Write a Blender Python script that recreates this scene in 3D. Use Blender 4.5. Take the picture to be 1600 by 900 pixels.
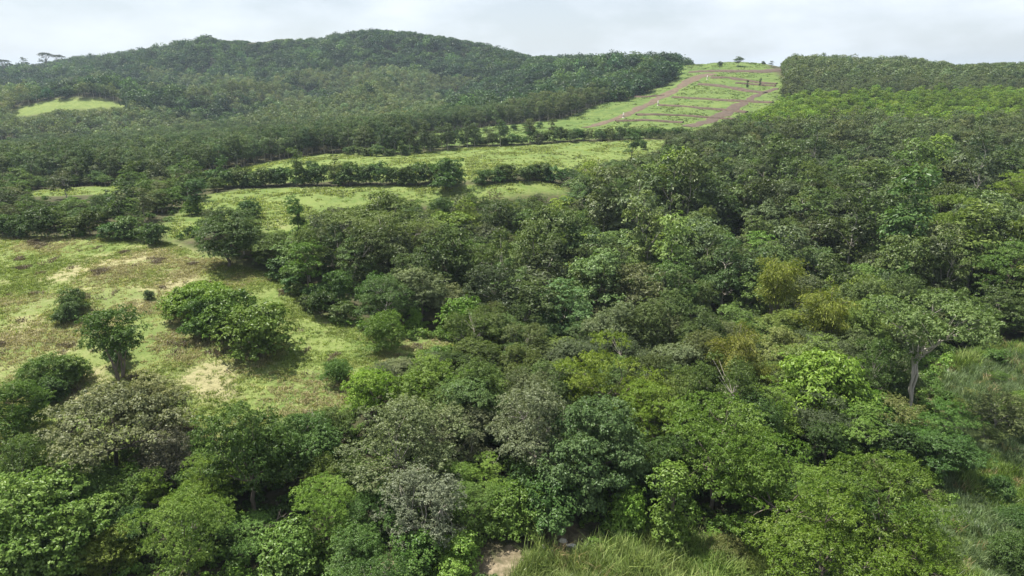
import bpy, math, random
import numpy as np

for o in list(bpy.data.objects):
    bpy.data.objects.remove(o)
sc = bpy.context.scene
col = sc.collection

# ------------------------------------------------------------------ camera, sky, sun, exposure
PITCH = math.radians(17.0)
CAM = np.array([0.0, 0.0, 45.0])
FOC = 1067.0                                   # focal length in pixels of a 1600 x 900 frame
cam_d = bpy.data.cameras.new('camera')
cam_d.sensor_width = 36.0
cam_d.lens = 36.0 * FOC / 1600.0
cam_d.clip_start = 0.5
cam_d.clip_end = 30000.0
cam = bpy.data.objects.new('camera', cam_d)
cam.location = CAM
cam.rotation_euler = (math.pi / 2 - PITCH, 0, 0)
col.objects.link(cam)
sc.camera = cam

SUN_EL = math.radians(66)
SUN_AZ = math.radians(-62)                     # measured from +Y towards +X: behind the scene, to the left
world = bpy.data.worlds.new('World')
sc.world = world
world.use_nodes = True
wn, wl = world.node_tree.nodes, world.node_tree.links
wn.clear()
w_out = wn.new('ShaderNodeOutputWorld')
w_bg = wn.new('ShaderNodeBackground')
w_sky = wn.new('ShaderNodeTexSky')
w_sky.sky_type = 'NISHITA'
w_sky.sun_disc = False
w_sky.sun_elevation = SUN_EL
w_sky.sun_rotation = SUN_AZ
w_sky.air_density = 1.0
w_sky.dust_density = 1.4
w_sky.ozone_density = 1.0
w_bg.inputs['Strength'].default_value = 0.056
# thin high cloud over the whole sky, a little denser in soft banks
w_tc = wn.new('ShaderNodeTexCoord')
w_map = wn.new('ShaderNodeMapping')
w_map.inputs['Scale'].default_value = (1.0, 1.0, 2.6)
w_no = wn.new('ShaderNodeTexNoise')
w_no.inputs['Scale'].default_value = 4.2
w_no.inputs['Detail'].default_value = 7.0
w_no.inputs['Roughness'].default_value = 0.55
w_cr = wn.new('ShaderNodeMapRange')
w_cr.inputs['From Min'].default_value = 0.42
w_cr.inputs['From Max'].default_value = 0.70
w_cr.inputs['To Min'].default_value = 0.42
w_cr.inputs['To Max'].default_value = 0.86
w_mix = wn.new('ShaderNodeMix')
w_mix.data_type = 'RGBA'
w_mix.inputs['B'].default_value = (10.2, 10.8, 11.6, 1)
wl.new(w_tc.outputs['Generated'], w_map.inputs['Vector'])
wl.new(w_map.outputs['Vector'], w_no.inputs['Vector'])
wl.new(w_no.outputs['Fac'], w_cr.inputs['Value'])
wl.new(w_cr.outputs['Result'], w_mix.inputs['Factor'])
wl.new(w_sky.outputs['Color'], w_mix.inputs['A'])
wl.new(w_mix.outputs['Result'], w_bg.inputs['Color'])
wl.new(w_bg.outputs['Background'], w_out.inputs['Surface'])

sun_d = bpy.data.lights.new('sun', 'SUN')
sun_d.energy = 5.0
sun_d.angle = math.radians(0.53)
sun_d.color = (1.0, 0.955, 0.88)
sun = bpy.data.objects.new('sun', sun_d)
sdir = np.array([math.sin(SUN_AZ) * math.cos(SUN_EL), math.cos(SUN_AZ) * math.cos(SUN_EL), math.sin(SUN_EL)])
from mathutils import Vector, Matrix
sun.rotation_euler = Vector(sdir).to_track_quat('Z', 'Y').to_euler()
sun.location = (-60, 80, 150)
col.objects.link(sun)

sc.view_settings.view_transform = 'Standard'
sc.view_settings.look = 'None'
sc.view_settings.exposure = 0.95
sc.view_settings.gamma = 1.0
sc.view_settings.use_curve_mapping = False
sc.render.engine = 'CYCLES'
sc.cycles.max_bounces = 6
sc.cycles.diffuse_bounces = 1
sc.cycles.glossy_bounces = 1
sc.cycles.transmission_bounces = 4
sc.cycles.volume_bounces = 0
sc.cycles.transparent_max_bounces = 4
sc.cycles.use_denoising = True
sc.cycles.adaptive_threshold = 0.005
sc.render.filter_size = 1.15

# ------------------------------------------------------------------ numbers: projection, noise, terrain
CP, SP = math.cos(PITCH), math.sin(PITCH)


def ray(u, v):
    x, yi = (u - 800.0) / FOC, (450.0 - v) / FOC
    return np.array([x, CP + yi * SP, -SP + yi * CP])


def project(x, y, z):
    dz = z - CAM[2]
    dep = y * CP - dz * SP
    up = y * SP + dz * CP
    dep = np.where(np.abs(dep) < 1e-3, 1e-3, dep)
    return 800.0 + FOC * x / dep, 450.0 - FOC * up / dep, dep


_perm = np.random.RandomState(7).rand(256, 256)


def vnoise(x, y, s=0):
    x = np.asarray(x, float) + 17.3 * s
    y = np.asarray(y, float) - 9.1 * s
    xi, yi = np.floor(x).astype(int), np.floor(y).astype(int)
    fx, fy = x - xi, y - yi
    fx, fy = fx * fx * (3 - 2 * fx), fy * fy * (3 - 2 * fy)
    a, b = _perm[xi & 255, yi & 255], _perm[(xi + 1) & 255, yi & 255]
    c, d = _perm[xi & 255, (yi + 1) & 255], _perm[(xi + 1) & 255, (yi + 1) & 255]
    return (a + (b - a) * fx) * (1 - fy) + (c + (d - c) * fx) * fy


def fbm(x, y, s=0, oct=3):
    r, a, t = 0, 1.0, 0
    for k in range(oct):
        r = r + a * vnoise(x * 2 ** k, y * 2 ** k, s + k)
        t += a
        a *= 0.5
    return r / t


def sstep(a, b, x):
    t = np.clip((x - a) / (b - a), 0, 1)
    return t * t * (3 - 2 * t)


# heights of the land: (picture column, picture row, metres ahead, canopy height over the ground there)
CTRL = [
    (800, 890, 55, 0), (560, 890, 55, 0), (300, 880, 57, 1), (0, 880, 58, 1), (1150, 890, 55, 0), (1550, 850, 60, 0), (1750, 850, 62, 0),
    (60, 705, 72, 0), (-150, 705, 73, 0), (230, 680, 75, 0), (400, 640, 80, 0), (520, 620, 82, 0), (650, 540, 98, 0), (720, 555, 95, 1), (300, 520, 98, 0),
    (50, 480, 105, 0), (-200, 480, 108, 0), (150, 372, 140, 0), (-50, 372, 142, 0), (280, 380, 138, 0), (450, 440, 118, 0), (540, 505, 103, 0),
    (430, 345, 158, 0), (340, 345, 160, 0), (500, 312, 183, 0), (650, 292, 206, 0), (840, 290, 208, 0), (330, 300, 200, 0), (100, 300, 212, 0), (-100, 300, 215, 0),
    (420, 262, 248, 0), (540, 242, 280, 0), (850, 230, 292, 0), (1000, 226, 292, 0), (700, 240, 278, 0), (700, 214, 340, 0), (620, 222, 325, 0), (330, 276, 245, 0), (100, 262, 270, 3),
    (940, 196, 390, 0), (1080, 201, 365, 0), (820, 203, 375, 0), (1000, 165, 470, 0), (1100, 165, 460, 0), (1200, 150, 480, 0), (1050, 145, 520, 0), (1150, 135, 525, 0),
    (1100, 120, 575, 0), (1215, 112, 590, 0), (1140, 99, 640, 0), (1200, 102, 640, 0), (1090, 106, 630, 0), (900, 183, 425, 0), (960, 160, 470, 0),
    # left hills
    (130, 152, 600, 0), (10, 178, 560, 0), (205, 166, 590, 0), (60, 174, 560, 0), (120, 205, 450, 12), (300, 190, 480, 12), (-100, 190, 480, 12), (500, 190, 430, 12),
    (310, 62, 960, 12), (580, 52, 1000, 12), (700, 66, 980, 12), (800, 88, 920, 12), (200, 85, 980, 12), (430, 72, 980, 12), (0, 113, 1000, 8), (75, 101, 1080, 8), (-200, 108, 1000, 10),
    (400, 150, 680, 12), (600, 150, 640, 12), (500, 112, 860, 12), (250, 120, 830, 12), (750, 140, 680, 12), (100, 140, 780, 12), (650, 120, 760, 12),
    (980, 88, 690, 10), (880, 100, 700, 11), (1070, 92, 690, 9), (950, 130, 580, 10), (820, 160, 530, 10), (1000, 112, 600, 10),
    # right hillside
    (1500, 650, 84, 0.5), (1580, 560, 98, 1), (1550, 400, 130, 10), (1400, 300, 185, 10), (1700, 300, 190, 10), (1300, 250, 222, 10), (1550, 250, 220, 10), (1400, 190, 300, 10),
    (1600, 190, 300, 10), (1250, 190, 300, 10), (1300, 145, 420, 9), (1550, 142, 430, 9), (1400, 92, 650, 11), (1250, 95, 650, 11), (1500, 104, 700, 11), (1620, 104, 720, 11), (1800, 110, 720, 11),
    (750, 420, 125, 8), (1000, 420, 122, 10), (1000, 550, 90, 8), (1200, 500, 101, 9), (1200, 350, 157, 10), (1500, 350, 154, 10), (1100, 250, 226, 10), (800, 330, 176, 8), (600, 335, 150, 9),
    (950, 300, 190, 9), (1050, 215, 268, 8), (900, 480, 106, 9), (1400, 480, 106, 9), (1300, 600, 84, 4), (1100, 700, 70, 4), (950, 265, 222, 7), (1130, 195, 330, 7), (1210, 165, 400, 8),
]
_pts = []
for (u, v, Y, can) in CTRL:
    d = ray(u, v)
    p = CAM + d * (Y / d[1])
    _pts.append((p[0], p[1], p[2] - can))
for a in range(0, 360, 20):                     # land beyond the picture
    r = 2600
    _pts.append((r * math.sin(math.radians(a)), r * math.cos(math.radians(a)), 40))
_pts += [(0, 30, 1), (-60, 20, 3), (60, 20, 1), (0, -60, 6), (-200, 0, 12), (220, 0, 8), (-300, 120, 18), (300, 120, 14), (0, -400, 20), (-700, 100, 30), (800, 100, 30),
         (-300, 1500, 50), (300, 1500, 45), (900, 1300, 45), (-1100, 1300, 50), (0, 1250, 55), (500, 900, 38), (800, 700, 44)]
_pts = np.array(_pts)
_S = 300.0


def _tps(r2):
    return np.where(r2 > 1e-12, r2 * np.log(np.maximum(r2, 1e-12)) * 0.5, 0.0)


def _fit(P, lam):
    X = P[:, :2] / _S
    n = len(X)
    K = _tps(((X[:, None] - X[None]) ** 2).sum(-1)) + lam * np.eye(n)
    Q = np.hstack([np.ones((n, 1)), X])
    A = np.vstack([np.hstack([K, Q]), np.hstack([Q.T, np.zeros((3, 3))])])
    s = np.linalg.solve(A, np.concatenate([P[:, 2], np.zeros(3)]))
    return X, s[:n], s[n:]


_FX, _FW, _FA = _fit(_pts, 2e-4)


def base_h(x, y):
    x, y = np.asarray(x, float), np.asarray(y, float)
    sh = x.shape
    X = np.stack([x.ravel(), y.ravel()], -1) / _S
    out = np.empty(len(X))
    for i in range(0, len(X), 20000):
        c = X[i:i + 20000]
        out[i:i + 20000] = _tps(((c[:, None] - _FX[None]) ** 2).sum(-1)) @ _FW + _FA[0] + c @ _FA[1:]
    r = np.hypot(x, y).ravel()
    out = out * (1 - sstep(2200, 3000, r)) + 40 * sstep(2200, 3000, r)
    return out.reshape(sh)


def relief(x, y):
    r = np.hypot(x, y)
    far = sstep(430, 800, r)
    return (fbm(x / 14, y / 14, 3) - 0.5) * 0.9 * (1 - 0.5 * far) + (fbm(x / 3.1, y / 3.1, 5, 2) - 0.5) * 0.28 * (1 - sstep(150, 300, r)) \
        + (fbm(x / 130, y / 130, 9) - 0.5) * 34 * sstep(620, 860, r) * (1 - sstep(1500, 2500, r))


def folds(x, y):
    # spurs and hollows running down the far slopes
    r = np.hypot(x, y)
    return (0.5 - np.abs(2 * fbm(x / 120, y / 300, 15, 2) - 1) * 2.2) * 26 * sstep(500, 640, r) * (1 - sstep(800, 920, r)) * (1 - sstep(-60, 40, x)) * sstep(55, 130, np.hypot(x + 352, y - 565))


def ground(x, y):
    x, y = np.asarray(x, float), np.asarray(y, float)
    return folds(x, y) + base_h(x, y) + relief(np.asarray(x, float), np.asarray(y, float))


# lookup grid of the land for ray marching
_tt = np.geomspace(25, 2200, 700)


def hit(u, v, off=0.0, k=0.0):
    """where the line of sight meets the land (raised by off + k metres per metre of distance)"""
    d = ray(u, v)
    p = CAM[None] + d[None] * _tt[:, None]
    g = ground(p[:, 0], p[:, 1]) + off + k * _tt
    below = np.nonzero(p[:, 2] <= g)[0]
    if not len(below):                          # over the skyline: the nearest pass
        i = int(np.argmin((p[:, 2] - g) / _tt))
        return p[i, 0], p[i, 1], _tt[i]
    i = max(below[0], 1)
    f0, f1 = (p[i - 1, 2] - g[i - 1]), (g[i] - p[i, 2])
    t = _tt[i - 1] + (_tt[i] - _tt[i - 1]) * f0 / max(f0 + f1, 1e-6)
    q = CAM + d * t
    return q[0], q[1], t


def gz(x, y):
    return float(ground(np.array([x]), np.array([y]))[0])


def in_poly(px, py, poly):
    px, py = np.asarray(px), np.asarray(py)
    ins = np.zeros(px.shape, bool)
    n = len(poly)
    j = n - 1
    for i in range(n):
        xi, yi = poly[i]
        xj, yj = poly[j]
        if yi != yj:
            c = ((yi > py) != (yj > py)) & (px < (xj - xi) * (py - yi) / (yj - yi) + xi)
            ins ^= c
        j = i
    return ins


def poly_dist(px, py, poly, closed=True):
    px, py = np.asarray(px, float), np.asarray(py, float)
    best = np.full(px.shape, 1e9)
    n = len(poly)
    for i in range(n if closed else n - 1):
        ax, ay = poly[i]
        bx, by = poly[(i + 1) % n]
        dx, dy = bx - ax, by - ay
        L = dx * dx + dy * dy + 1e-9
        t = np.clip(((px - ax) * dx + (py - ay) * dy) / L, 0, 1)
        best = np.minimum(best, np.hypot(px - ax - t * dx, py - ay - t * dy))
    return best


def plan(poly):
    return [hit(u, v)[:2] for u, v in poly]


# open ground in plan: pastures, clearings, tall grass
FIELDS = {
    'near': plan([(-260, 373), (0, 371), (150, 371), (262, 379), (300, 392), (340, 404), (420, 428), (455, 458), (480, 490), (530, 506), (600, 528), (690, 530), (722, 545), (700, 556),
                  (640, 552), (600, 575), (560, 612), (515, 655), (400, 690), (300, 700), (220, 705), (150, 735), (0, 745), (-260, 745)]),
    'second': plan([(335, 303), (380, 297), (520, 293), (640, 291), (760, 290), (880, 290), (880, 302), (760, 309), (640, 318), (560, 328), (500, 345), (470, 362), (430, 372), (405, 352), (330, 342), (296, 372), (268, 374), (262, 350), (300, 320)]),
    'corner': plan([(40, 299), (120, 293), (190, 291), (180, 303), (60, 306)]),
    'third': plan([(300, 281), (360, 266), (420, 253), (500, 241), (560, 239), (600, 243), (660, 239), (720, 231), (850, 225), (960, 221), (1048, 219), (1035, 232), (1000, 243), (900, 262), (880, 270), (740, 280), (330, 292)]),
    'upper': plan([(560, 236), (600, 226), (680, 208), (760, 198), (880, 186), (930, 166), (1000, 148), (1050, 129), (1085, 107), (1096, 101), (1120, 98.5), (1140, 98), (1200, 101.5), (1224, 108), (1226, 130), (1224, 150), (1190, 172),
                    (1130, 193), (1090, 208), (1060, 214), (880, 219), (720, 226), (600, 240)]),
    'knoll': plan([(8, 181), (40, 165), (80, 157), (120, 153.5), (160, 155), (208, 168), (150, 171), (90, 173), (40, 181)]),
    'cane': plan([(1500, 560), (1560, 545), (1700, 545), (1900, 700), (1900, 1100), (760, 1100), (800, 905), (845, 868), (930, 862), (1010, 838), (1180, 850), (1280, 880), (1420, 860), (1490, 790), (1450, 720), (1500, 660), (1470, 610)]),
}
FIELDS['upper'] = [(a, b + 70) if b > 600 else (a, b) for a, b in FIELDS['upper']]
SOIL = [(885, 838, 3.0, 'dark'), (800, 868, 2.4, 'pale'), (805, 893, 3.0, 'pale'), (600, 880, 2.2, 'pale'), (565, 850, 1.6, 'dark'), (430, 348, 8, 'pale'), (60, 465, 5, 'dark'), (115, 605, 4, 'pale'),
        (210, 600, 4, 'pale'), (330, 590, 5, 'pale'), (370, 580, 2.5, 'dark'), (470, 478, 4, 'dark'), (30, 520, 4, 'pale'), (225, 395, 6, 'pale'), (210, 480, 3, 'pale'), (760, 885, 2.4, 'pale'),
        (345, 618, 3, 'pale'), (300, 500, 4, 'dark'), (175, 590, 4, 'dark'), (420, 560, 3, 'pale'), (520, 520, 3, 'dark'), (150, 415, 8, 'pale'), (270, 440, 5, 'pale')]
SOIL = [(*hit(u, v)[:2], r, k) for u, v, r, k in SOIL]

# ------------------------------------------------------------------ materials
def new_mat(name):
    m = bpy.data.materials.new(name)
    m.use_nodes = True
    m.node_tree.nodes.clear()
    return m, m.node_tree.nodes, m.node_tree.links


def leaf_material(name, trans=0.27, gloss=0.012, rough=0.33):
    m, n, l = new_mat(name)
    out = n.new('ShaderNodeOutputMaterial')
    at = n.new('ShaderNodeAttribute'); at.attribute_type = 'INSTANCER'; at.attribute_name = 'tint'
    lv = n.new('ShaderNodeAttribute'); lv.attribute_type = 'GEOMETRY'; lv.attribute_name = 'leafvar'
    oi = n.new('ShaderNodeObjectInfo')
    hsv = n.new('ShaderNodeHueSaturation')
    # leaf to leaf differences in age and tone
    mv = n.new('ShaderNodeMapRange'); mv.inputs['To Min'].default_value = 0.60; mv.inputs['To Max'].default_value = 1.95
    mh = n.new('ShaderNodeMapRange'); mh.inputs['To Min'].default_value = 0.486; mh.inputs['To Max'].default_value = 0.501
    ms = n.new('ShaderNodeMapRange'); ms.inputs['To Min'].default_value = 1.12; ms.inputs['To Max'].default_value = 0.94
    l.new(lv.outputs['Fac'], mv.inputs['Value']); l.new(oi.outputs['Random'], mh.inputs['Value']); l.new(lv.outputs['Fac'], ms.inputs['Value'])
    yl = n.new('ShaderNodeMath'); yl.operation = 'MULTIPLY_ADD'; yl.inputs[1].default_value = -0.036      # young leaves are yellower
    l.new(lv.outputs['Fac'], yl.inputs[0]); l.new(mh.outputs['Result'], yl.inputs[2])
    l.new(mv.outputs['Result'], hsv.inputs['Value']); l.new(yl.outputs[0], hsv.inputs['Hue']); l.new(ms.outputs['Result'], hsv.inputs['Saturation'])
    l.new(at.outputs['Color'], hsv.inputs['Color'])
    dif = n.new('ShaderNodeBsdfDiffuse'); tr = n.new('ShaderNodeBsdfTranslucent'); gl = n.new('ShaderNodeBsdfGlossy')
    gl.inputs['Roughness'].default_value = rough
    tcol = n.new('ShaderNodeMix'); tcol.data_type = 'RGBA'; tcol.blend_type = 'MULTIPLY'; tcol.inputs['Factor'].default_value = 1.0
    tcol.inputs['B'].default_value = (1.15, 1.25, 0.55, 1)
    l.new(hsv.outputs['Color'], dif.inputs['Color']); l.new(hsv.outputs['Color'], tcol.inputs['A']); l.new(tcol.outputs['Result'], tr.inputs['Color'])
    mx = n.new('ShaderNodeMixShader'); mx.inputs['Fac'].default_value = trans
    mg = n.new('ShaderNodeMixShader'); mg.inputs['Fac'].default_value = gloss
    l.new(dif.outputs[0], mx.inputs[1]); l.new(tr.outputs[0], mx.inputs[2]); l.new(mx.outputs[0], mg.inputs[1]); l.new(gl.outputs[0], mg.inputs[2])
    l.new(mg.outputs[0], out.inputs['Surface'])
    return m


def bark_material(name, c0, c1):
    m, n, l = new_mat(name)
    out = n.new('ShaderNodeOutputMaterial'); b = n.new('ShaderNodeBsdfPrincipled'); b.inputs['Roughness'].default_value = 0.9
    tc = n.new('ShaderNodeTexCoord'); mp = n.new('ShaderNodeMapping'); mp.inputs['Scale'].default_value = (3, 3, 0.6)
    no = n.new('ShaderNodeTexNoise'); no.inputs['Scale'].default_value = 2.4; no.inputs['Detail'].default_value = 5
    mx = n.new('ShaderNodeMix'); mx.data_type = 'RGBA'; mx.inputs['A'].default_value = (*c0, 1); mx.inputs['B'].default_value = (*c1, 1)
    l.new(tc.outputs['Object'], mp.inputs['Vector']); l.new(mp.outputs['Vector'], no.inputs['Vector']); l.new(no.outputs['Fac'], mx.inputs['Factor'])
    l.new(mx.outputs['Result'], b.inputs['Base Color']); l.new(b.outputs[0], out.inputs['Surface'])
    return m


LEAF = leaf_material('leaf')
LEAF_GRASS = leaf_material('grass_blade', trans=0.30, gloss=0.015)
BARK = bark_material('bark', (0.09, 0.07, 0.05), (0.20, 0.17, 0.13))
BARK_PALE = bark_material('pale_bark', (0.24, 0.21, 0.17), (0.48, 0.44, 0.37))
BARK_DARK = bark_material('dark_bark', (0.03, 0.024, 0.018), (0.08, 0.065, 0.05))


def rgb_mix(n, l, fac, a, b):
    mx = n.new('ShaderNodeMix'); mx.data_type = 'RGBA'
    for s, v in ((mx.inputs['A'], a), (mx.inputs['B'], b)):
        if isinstance(v, tuple):
            s.default_value = (*v, 1)
        else:
            l.new(v, s)
    if isinstance(fac, float):
        mx.inputs['Factor'].default_value = fac
    else:
        l.new(fac, mx.inputs['Factor'])
    return mx.outputs['Result']


def ramp(n, l, src, lo, hi):
    r = n.new('ShaderNodeMapRange'); r.interpolation_type = 'SMOOTHSTEP'
    r.inputs['From Min'].default_value = lo; r.inputs['From Max'].default_value = hi
    l.new(src, r.inputs['Value'])
    return r.outputs['Result']


def math_node(n, l, op, a, b):
    r = n.new('ShaderNodeMath'); r.operation = op; r.use_clamp = True
    for i, v in enumerate((a, b)):
        if isinstance(v, (int, float)):
            r.inputs[i].default_value = v
        else:
            l.new(v, r.inputs[i])
    return r.outputs[0]


def ground_material():
    m, n, l = new_mat('pasture_and_soil')
    out = n.new('ShaderNodeOutputMaterial'); b = n.new('ShaderNodeBsdfPrincipled'); b.inputs['Roughness'].default_value = 1.0
    b.inputs['Specular IOR Level'].default_value = 0.1
    geo = n.new('ShaderNodeNewGeometry')

    def noise(scale, detail=6, rough=0.6, dist=0.0):
        no = n.new('ShaderNodeTexNoise'); no.inputs['Scale'].default_value = scale; no.inputs['Detail'].default_value = detail
        no.inputs['Roughness'].default_value = rough; no.inputs['Distortion'].default_value = dist
        l.new(geo.outputs['Position'], no.inputs['Vector'])
        return no.outputs['Fac']

    def attr(name):
        a = n.new('ShaderNodeAttribute'); a.attribute_name = name
        return a.outputs['Fac']

    big, mid, fine, tiny = noise(0.035, 4), noise(0.16, 5, 0.6, 0.4), noise(0.9, 5, 0.7), noise(4.0, 3, 0.7)
    grass = rgb_mix(n, l, ramp(n, l, mid, 0.35, 0.65), (0.108, 0.160, 0.038), (0.175, 0.218, 0.062))
    grass = rgb_mix(n, l, ramp(n, l, fine, 0.42, 0.68), grass, (0.210, 0.236, 0.084))
    grass = rgb_mix(n, l, ramp(n, l, tiny, 0.50, 0.74), grass, (0.075, 0.110, 0.030))
    green = rgb_mix(n, l, ramp(n, l, mid, 0.35, 0.68), (0.062, 0.108, 0.028), (0.112, 0.158, 0.042))
    green = rgb_mix(n, l, ramp(n, l, fine, 0.50, 0.72), green, (0.048, 0.078, 0.026))
    grass = rgb_mix(n, l, attr('lush'), grass, green)
    straw = rgb_mix(n, l, ramp(n, l, fine, 0.4, 0.66), (0.300, 0.280, 0.145), (0.215, 0.200, 0.100))
    straw = rgb_mix(n, l, ramp(n, l, tiny, 0.52, 0.7), straw, (0.135, 0.120, 0.070))
    # dry patches follow the 'dry' amount of the place, broken up by noise
    d = math_node(n, l, 'ADD', attr('dry'), math_node(n, l, 'MULTIPLY', math_node(n, l, 'SUBTRACT', mid, 0.5), 1.1))
    d = math_node(n, l, 'SUBTRACT', d, math_node(n, l, 'MULTIPLY', math_node(n, l, 'SUBTRACT', fine, 0.45), 1.3))
    field = rgb_mix(n, l, ramp(n, l, d, 0.22, 0.62), grass, straw)
    soil = rgb_mix(n, l, ramp(n, l, fine, 0.35, 0.65), (0.085, 0.072, 0.044), (0.17, 0.142, 0.092))
    pale = rgb_mix(n, l, ramp(n, l, fine, 0.35, 0.65), (0.16, 0.125, 0.082), (0.27, 0.222, 0.15))
    litter = rgb_mix(n, l, ramp(n, l, fine, 0.35, 0.65), (0.045, 0.055, 0.022), (0.085, 0.075, 0.045))
    sa = math_node(n, l, 'ADD', attr('soil'), math_node(n, l, 'MULTIPLY', math_node(n, l, 'SUBTRACT', fine, 0.5), 0.9))
    pa = math_node(n, l, 'ADD', attr('pale'), math_node(n, l, 'MULTIPLY', math_node(n, l, 'SUBTRACT', fine, 0.5), 0.9))
    c = rgb_mix(n, l, attr('field'), litter, field)
    c = rgb_mix(n, l, ramp(n, l, pa, 0.4, 0.75), c, pale)
    c = rgb_mix(n, l, ramp(n, l, sa, 0.4, 0.75), c, soil)
    l.new(c, b.inputs['Base Color'])
    bp = n.new('ShaderNodeBump'); bp.inputs['Strength'].default_value = 0.7; bp.inputs['Distance'].default_value = 0.25
    l.new(noise(2.2, 6, 0.7), bp.inputs['Height'])
    l.new(bp.outputs['Normal'], b.inputs['Normal'])
    l.new(b.outputs[0], out.inputs['Surface'])
    return m


def plain_material(name, c0, c1, scale=1.2, rough=0.95, bump=0.4):
    m, n, l = new_mat(name)
    out = n.new('ShaderNodeOutputMaterial'); b = n.new('ShaderNodeBsdfPrincipled'); b.inputs['Roughness'].default_value = rough
    geo = n.new('ShaderNodeNewGeometry')
    no = n.new('ShaderNodeTexNoise'); no.inputs['Scale'].default_value = scale; no.inputs['Detail'].default_value = 6; no.inputs['Roughness'].default_value = 0.65
    l.new(geo.outputs['Position'], no.inputs['Vector'])
    c = rgb_mix(n, l, ramp(n, l, no.outputs['Fac'], 0.32, 0.68), c0, c1)
    l.new(c, b.inputs['Base Color'])
    bp = n.new('ShaderNodeBump'); bp.inputs['Strength'].default_value = bump; bp.inputs['Distance'].default_value = 0.2
    l.new(no.outputs['Fac'], bp.inputs['Height']); l.new(bp.outputs['Normal'], b.inputs['Normal'])
    l.new(b.outputs[0], out.inputs['Surface'])
    return m


GROUND = ground_material()
TRACK = plain_material('red_brown_track', (0.068, 0.047, 0.027), (0.130, 0.091, 0.054), 0.35)
FURROW = plain_material('turned_dark_soil', (0.046, 0.031, 0.019), (0.098, 0.067, 0.043), 0.5)
STONE = plain_material('pale_stone', (0.48, 0.46, 0.42), (0.68, 0.66, 0.62), 3.0)
CLIFF = plain_material('cliff_rock', (0.12, 0.10, 0.085), (0.27, 0.23, 0.19), 0.45)
CONCRETE = plain_material('whitewash', (0.55, 0.50, 0.42), (0.75, 0.70, 0.62), 1.5)


# ------------------------------------------------------------------ mesh helpers
def mesh_from(name, V, F, mats, mat_idx=None, smooth=False, face_attr=None):
    """V (n,3), F: (m,3) or (m,4) array"""
    V = np.ascontiguousarray(V, np.float32)
    F = np.ascontiguousarray(F, np.int32)
    me = bpy.data.meshes.new(name)
    k = F.shape[1]
    me.vertices.add(len(V)); me.vertices.foreach_set('co', V.ravel())
    me.loops.add(F.size); me.loops.foreach_set('vertex_index', F.ravel())
    me.polygons.add(len(F)); me.polygons.foreach_set('loop_start', np.arange(0, F.size, k, dtype=np.int32))
    if mat_idx is not None:
        me.polygons.foreach_set('material_index', np.ascontiguousarray(mat_idx, np.int32))
    if smooth:
        me.polygons.foreach_set('use_smooth', np.ones(len(F), bool))
    for m in mats:
        me.materials.append(m)
    if face_attr is not None:
        a = me.attributes.new('leafvar', 'FLOAT', 'FACE'); a.data.foreach_set('value', np.ascontiguousarray(face_attr, np.float32))
    me.update(); me.validate()
    return me


def add_obj(name, me, parent=None, **props):
    o = bpy.data.objects.new(name, me)
    col.objects.link(o)
    if parent is not None:
        o.parent = parent
    for k, v in props.items():
        o[k] = v
    return o


def unit(a):
    return a / np.maximum(np.linalg.norm(a, axis=-1, keepdims=True), 1e-9)


def tube(path, radii, sides=6):
    """triangles of a tapered tube"""
    P = np.asarray(path, float); R = np.asarray(radii, float)
    n = len(P)
    T = unit(np.gradient(P, axis=0))
    ref = np.array([0.31, 0.87, 0.38])
    A = unit(np.cross(T, ref)); B = np.cross(T, A)
    ang = np.arange(sides) / sides * 2 * math.pi
    V = P[:, None] + R[:, None, None] * (np.cos(ang)[None, :, None] * A[:, None] + np.sin(ang)[None, :, None] * B[:, None])
    V = V.reshape(-1, 3)
    F = []
    for i in range(n - 1):
        for j in range(sides):
            a, b = i * sides + j, i * sides + (j + 1) % sides
            F.append((a, b, b + sides)); F.append((a, b + sides, a + sides))
    F += [((n - 1) * sides, (n - 1) * sides + j, (n - 1) * sides + j + 1) for j in range(1, sides - 1)]
    return V, np.array(F)


def join(parts):
    Vs, Fs, o = [], [], 0
    for V, F in parts:
        Vs.append(V); Fs.append(F + o); o += len(V)
    return np.vstack(Vs), np.vstack(Fs)


def leaf_faces(P, N, L, W, rng, hang=0.0, tdir=None):
    """one bent two-triangle leaf at each point"""
    n = len(P)
    t = rng.normal(size=(n, 3)) if tdir is None else tdir + rng.normal(size=(n, 3)) * 0.35
    t[:, 2] -= hang
    t = unit(t - (t * N).sum(1, keepdims=True) * N)
    b = np.cross(N, t)
    L = (L * rng.uniform(0.65, 1.35, n))[:, None]
    W = (W * rng.uniform(0.7, 1.3, n))[:, None]
    fold = N * W * 0.16
    V = np.stack([P - t * L * 0.5, P + b * W * 0.5 + fold, P + t * L * 0.5 - N * L * 0.10, P - b * W * 0.5 + fold], 1).reshape(-1, 3)
    i = np.arange(n) * 4
    F = np.stack([np.stack([i, i + 1, i + 2], 1), np.stack([i, i + 2, i + 3], 1)], 1).reshape(-1, 3)
    return V, F, np.repeat(rng.rand(n), 2)


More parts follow.
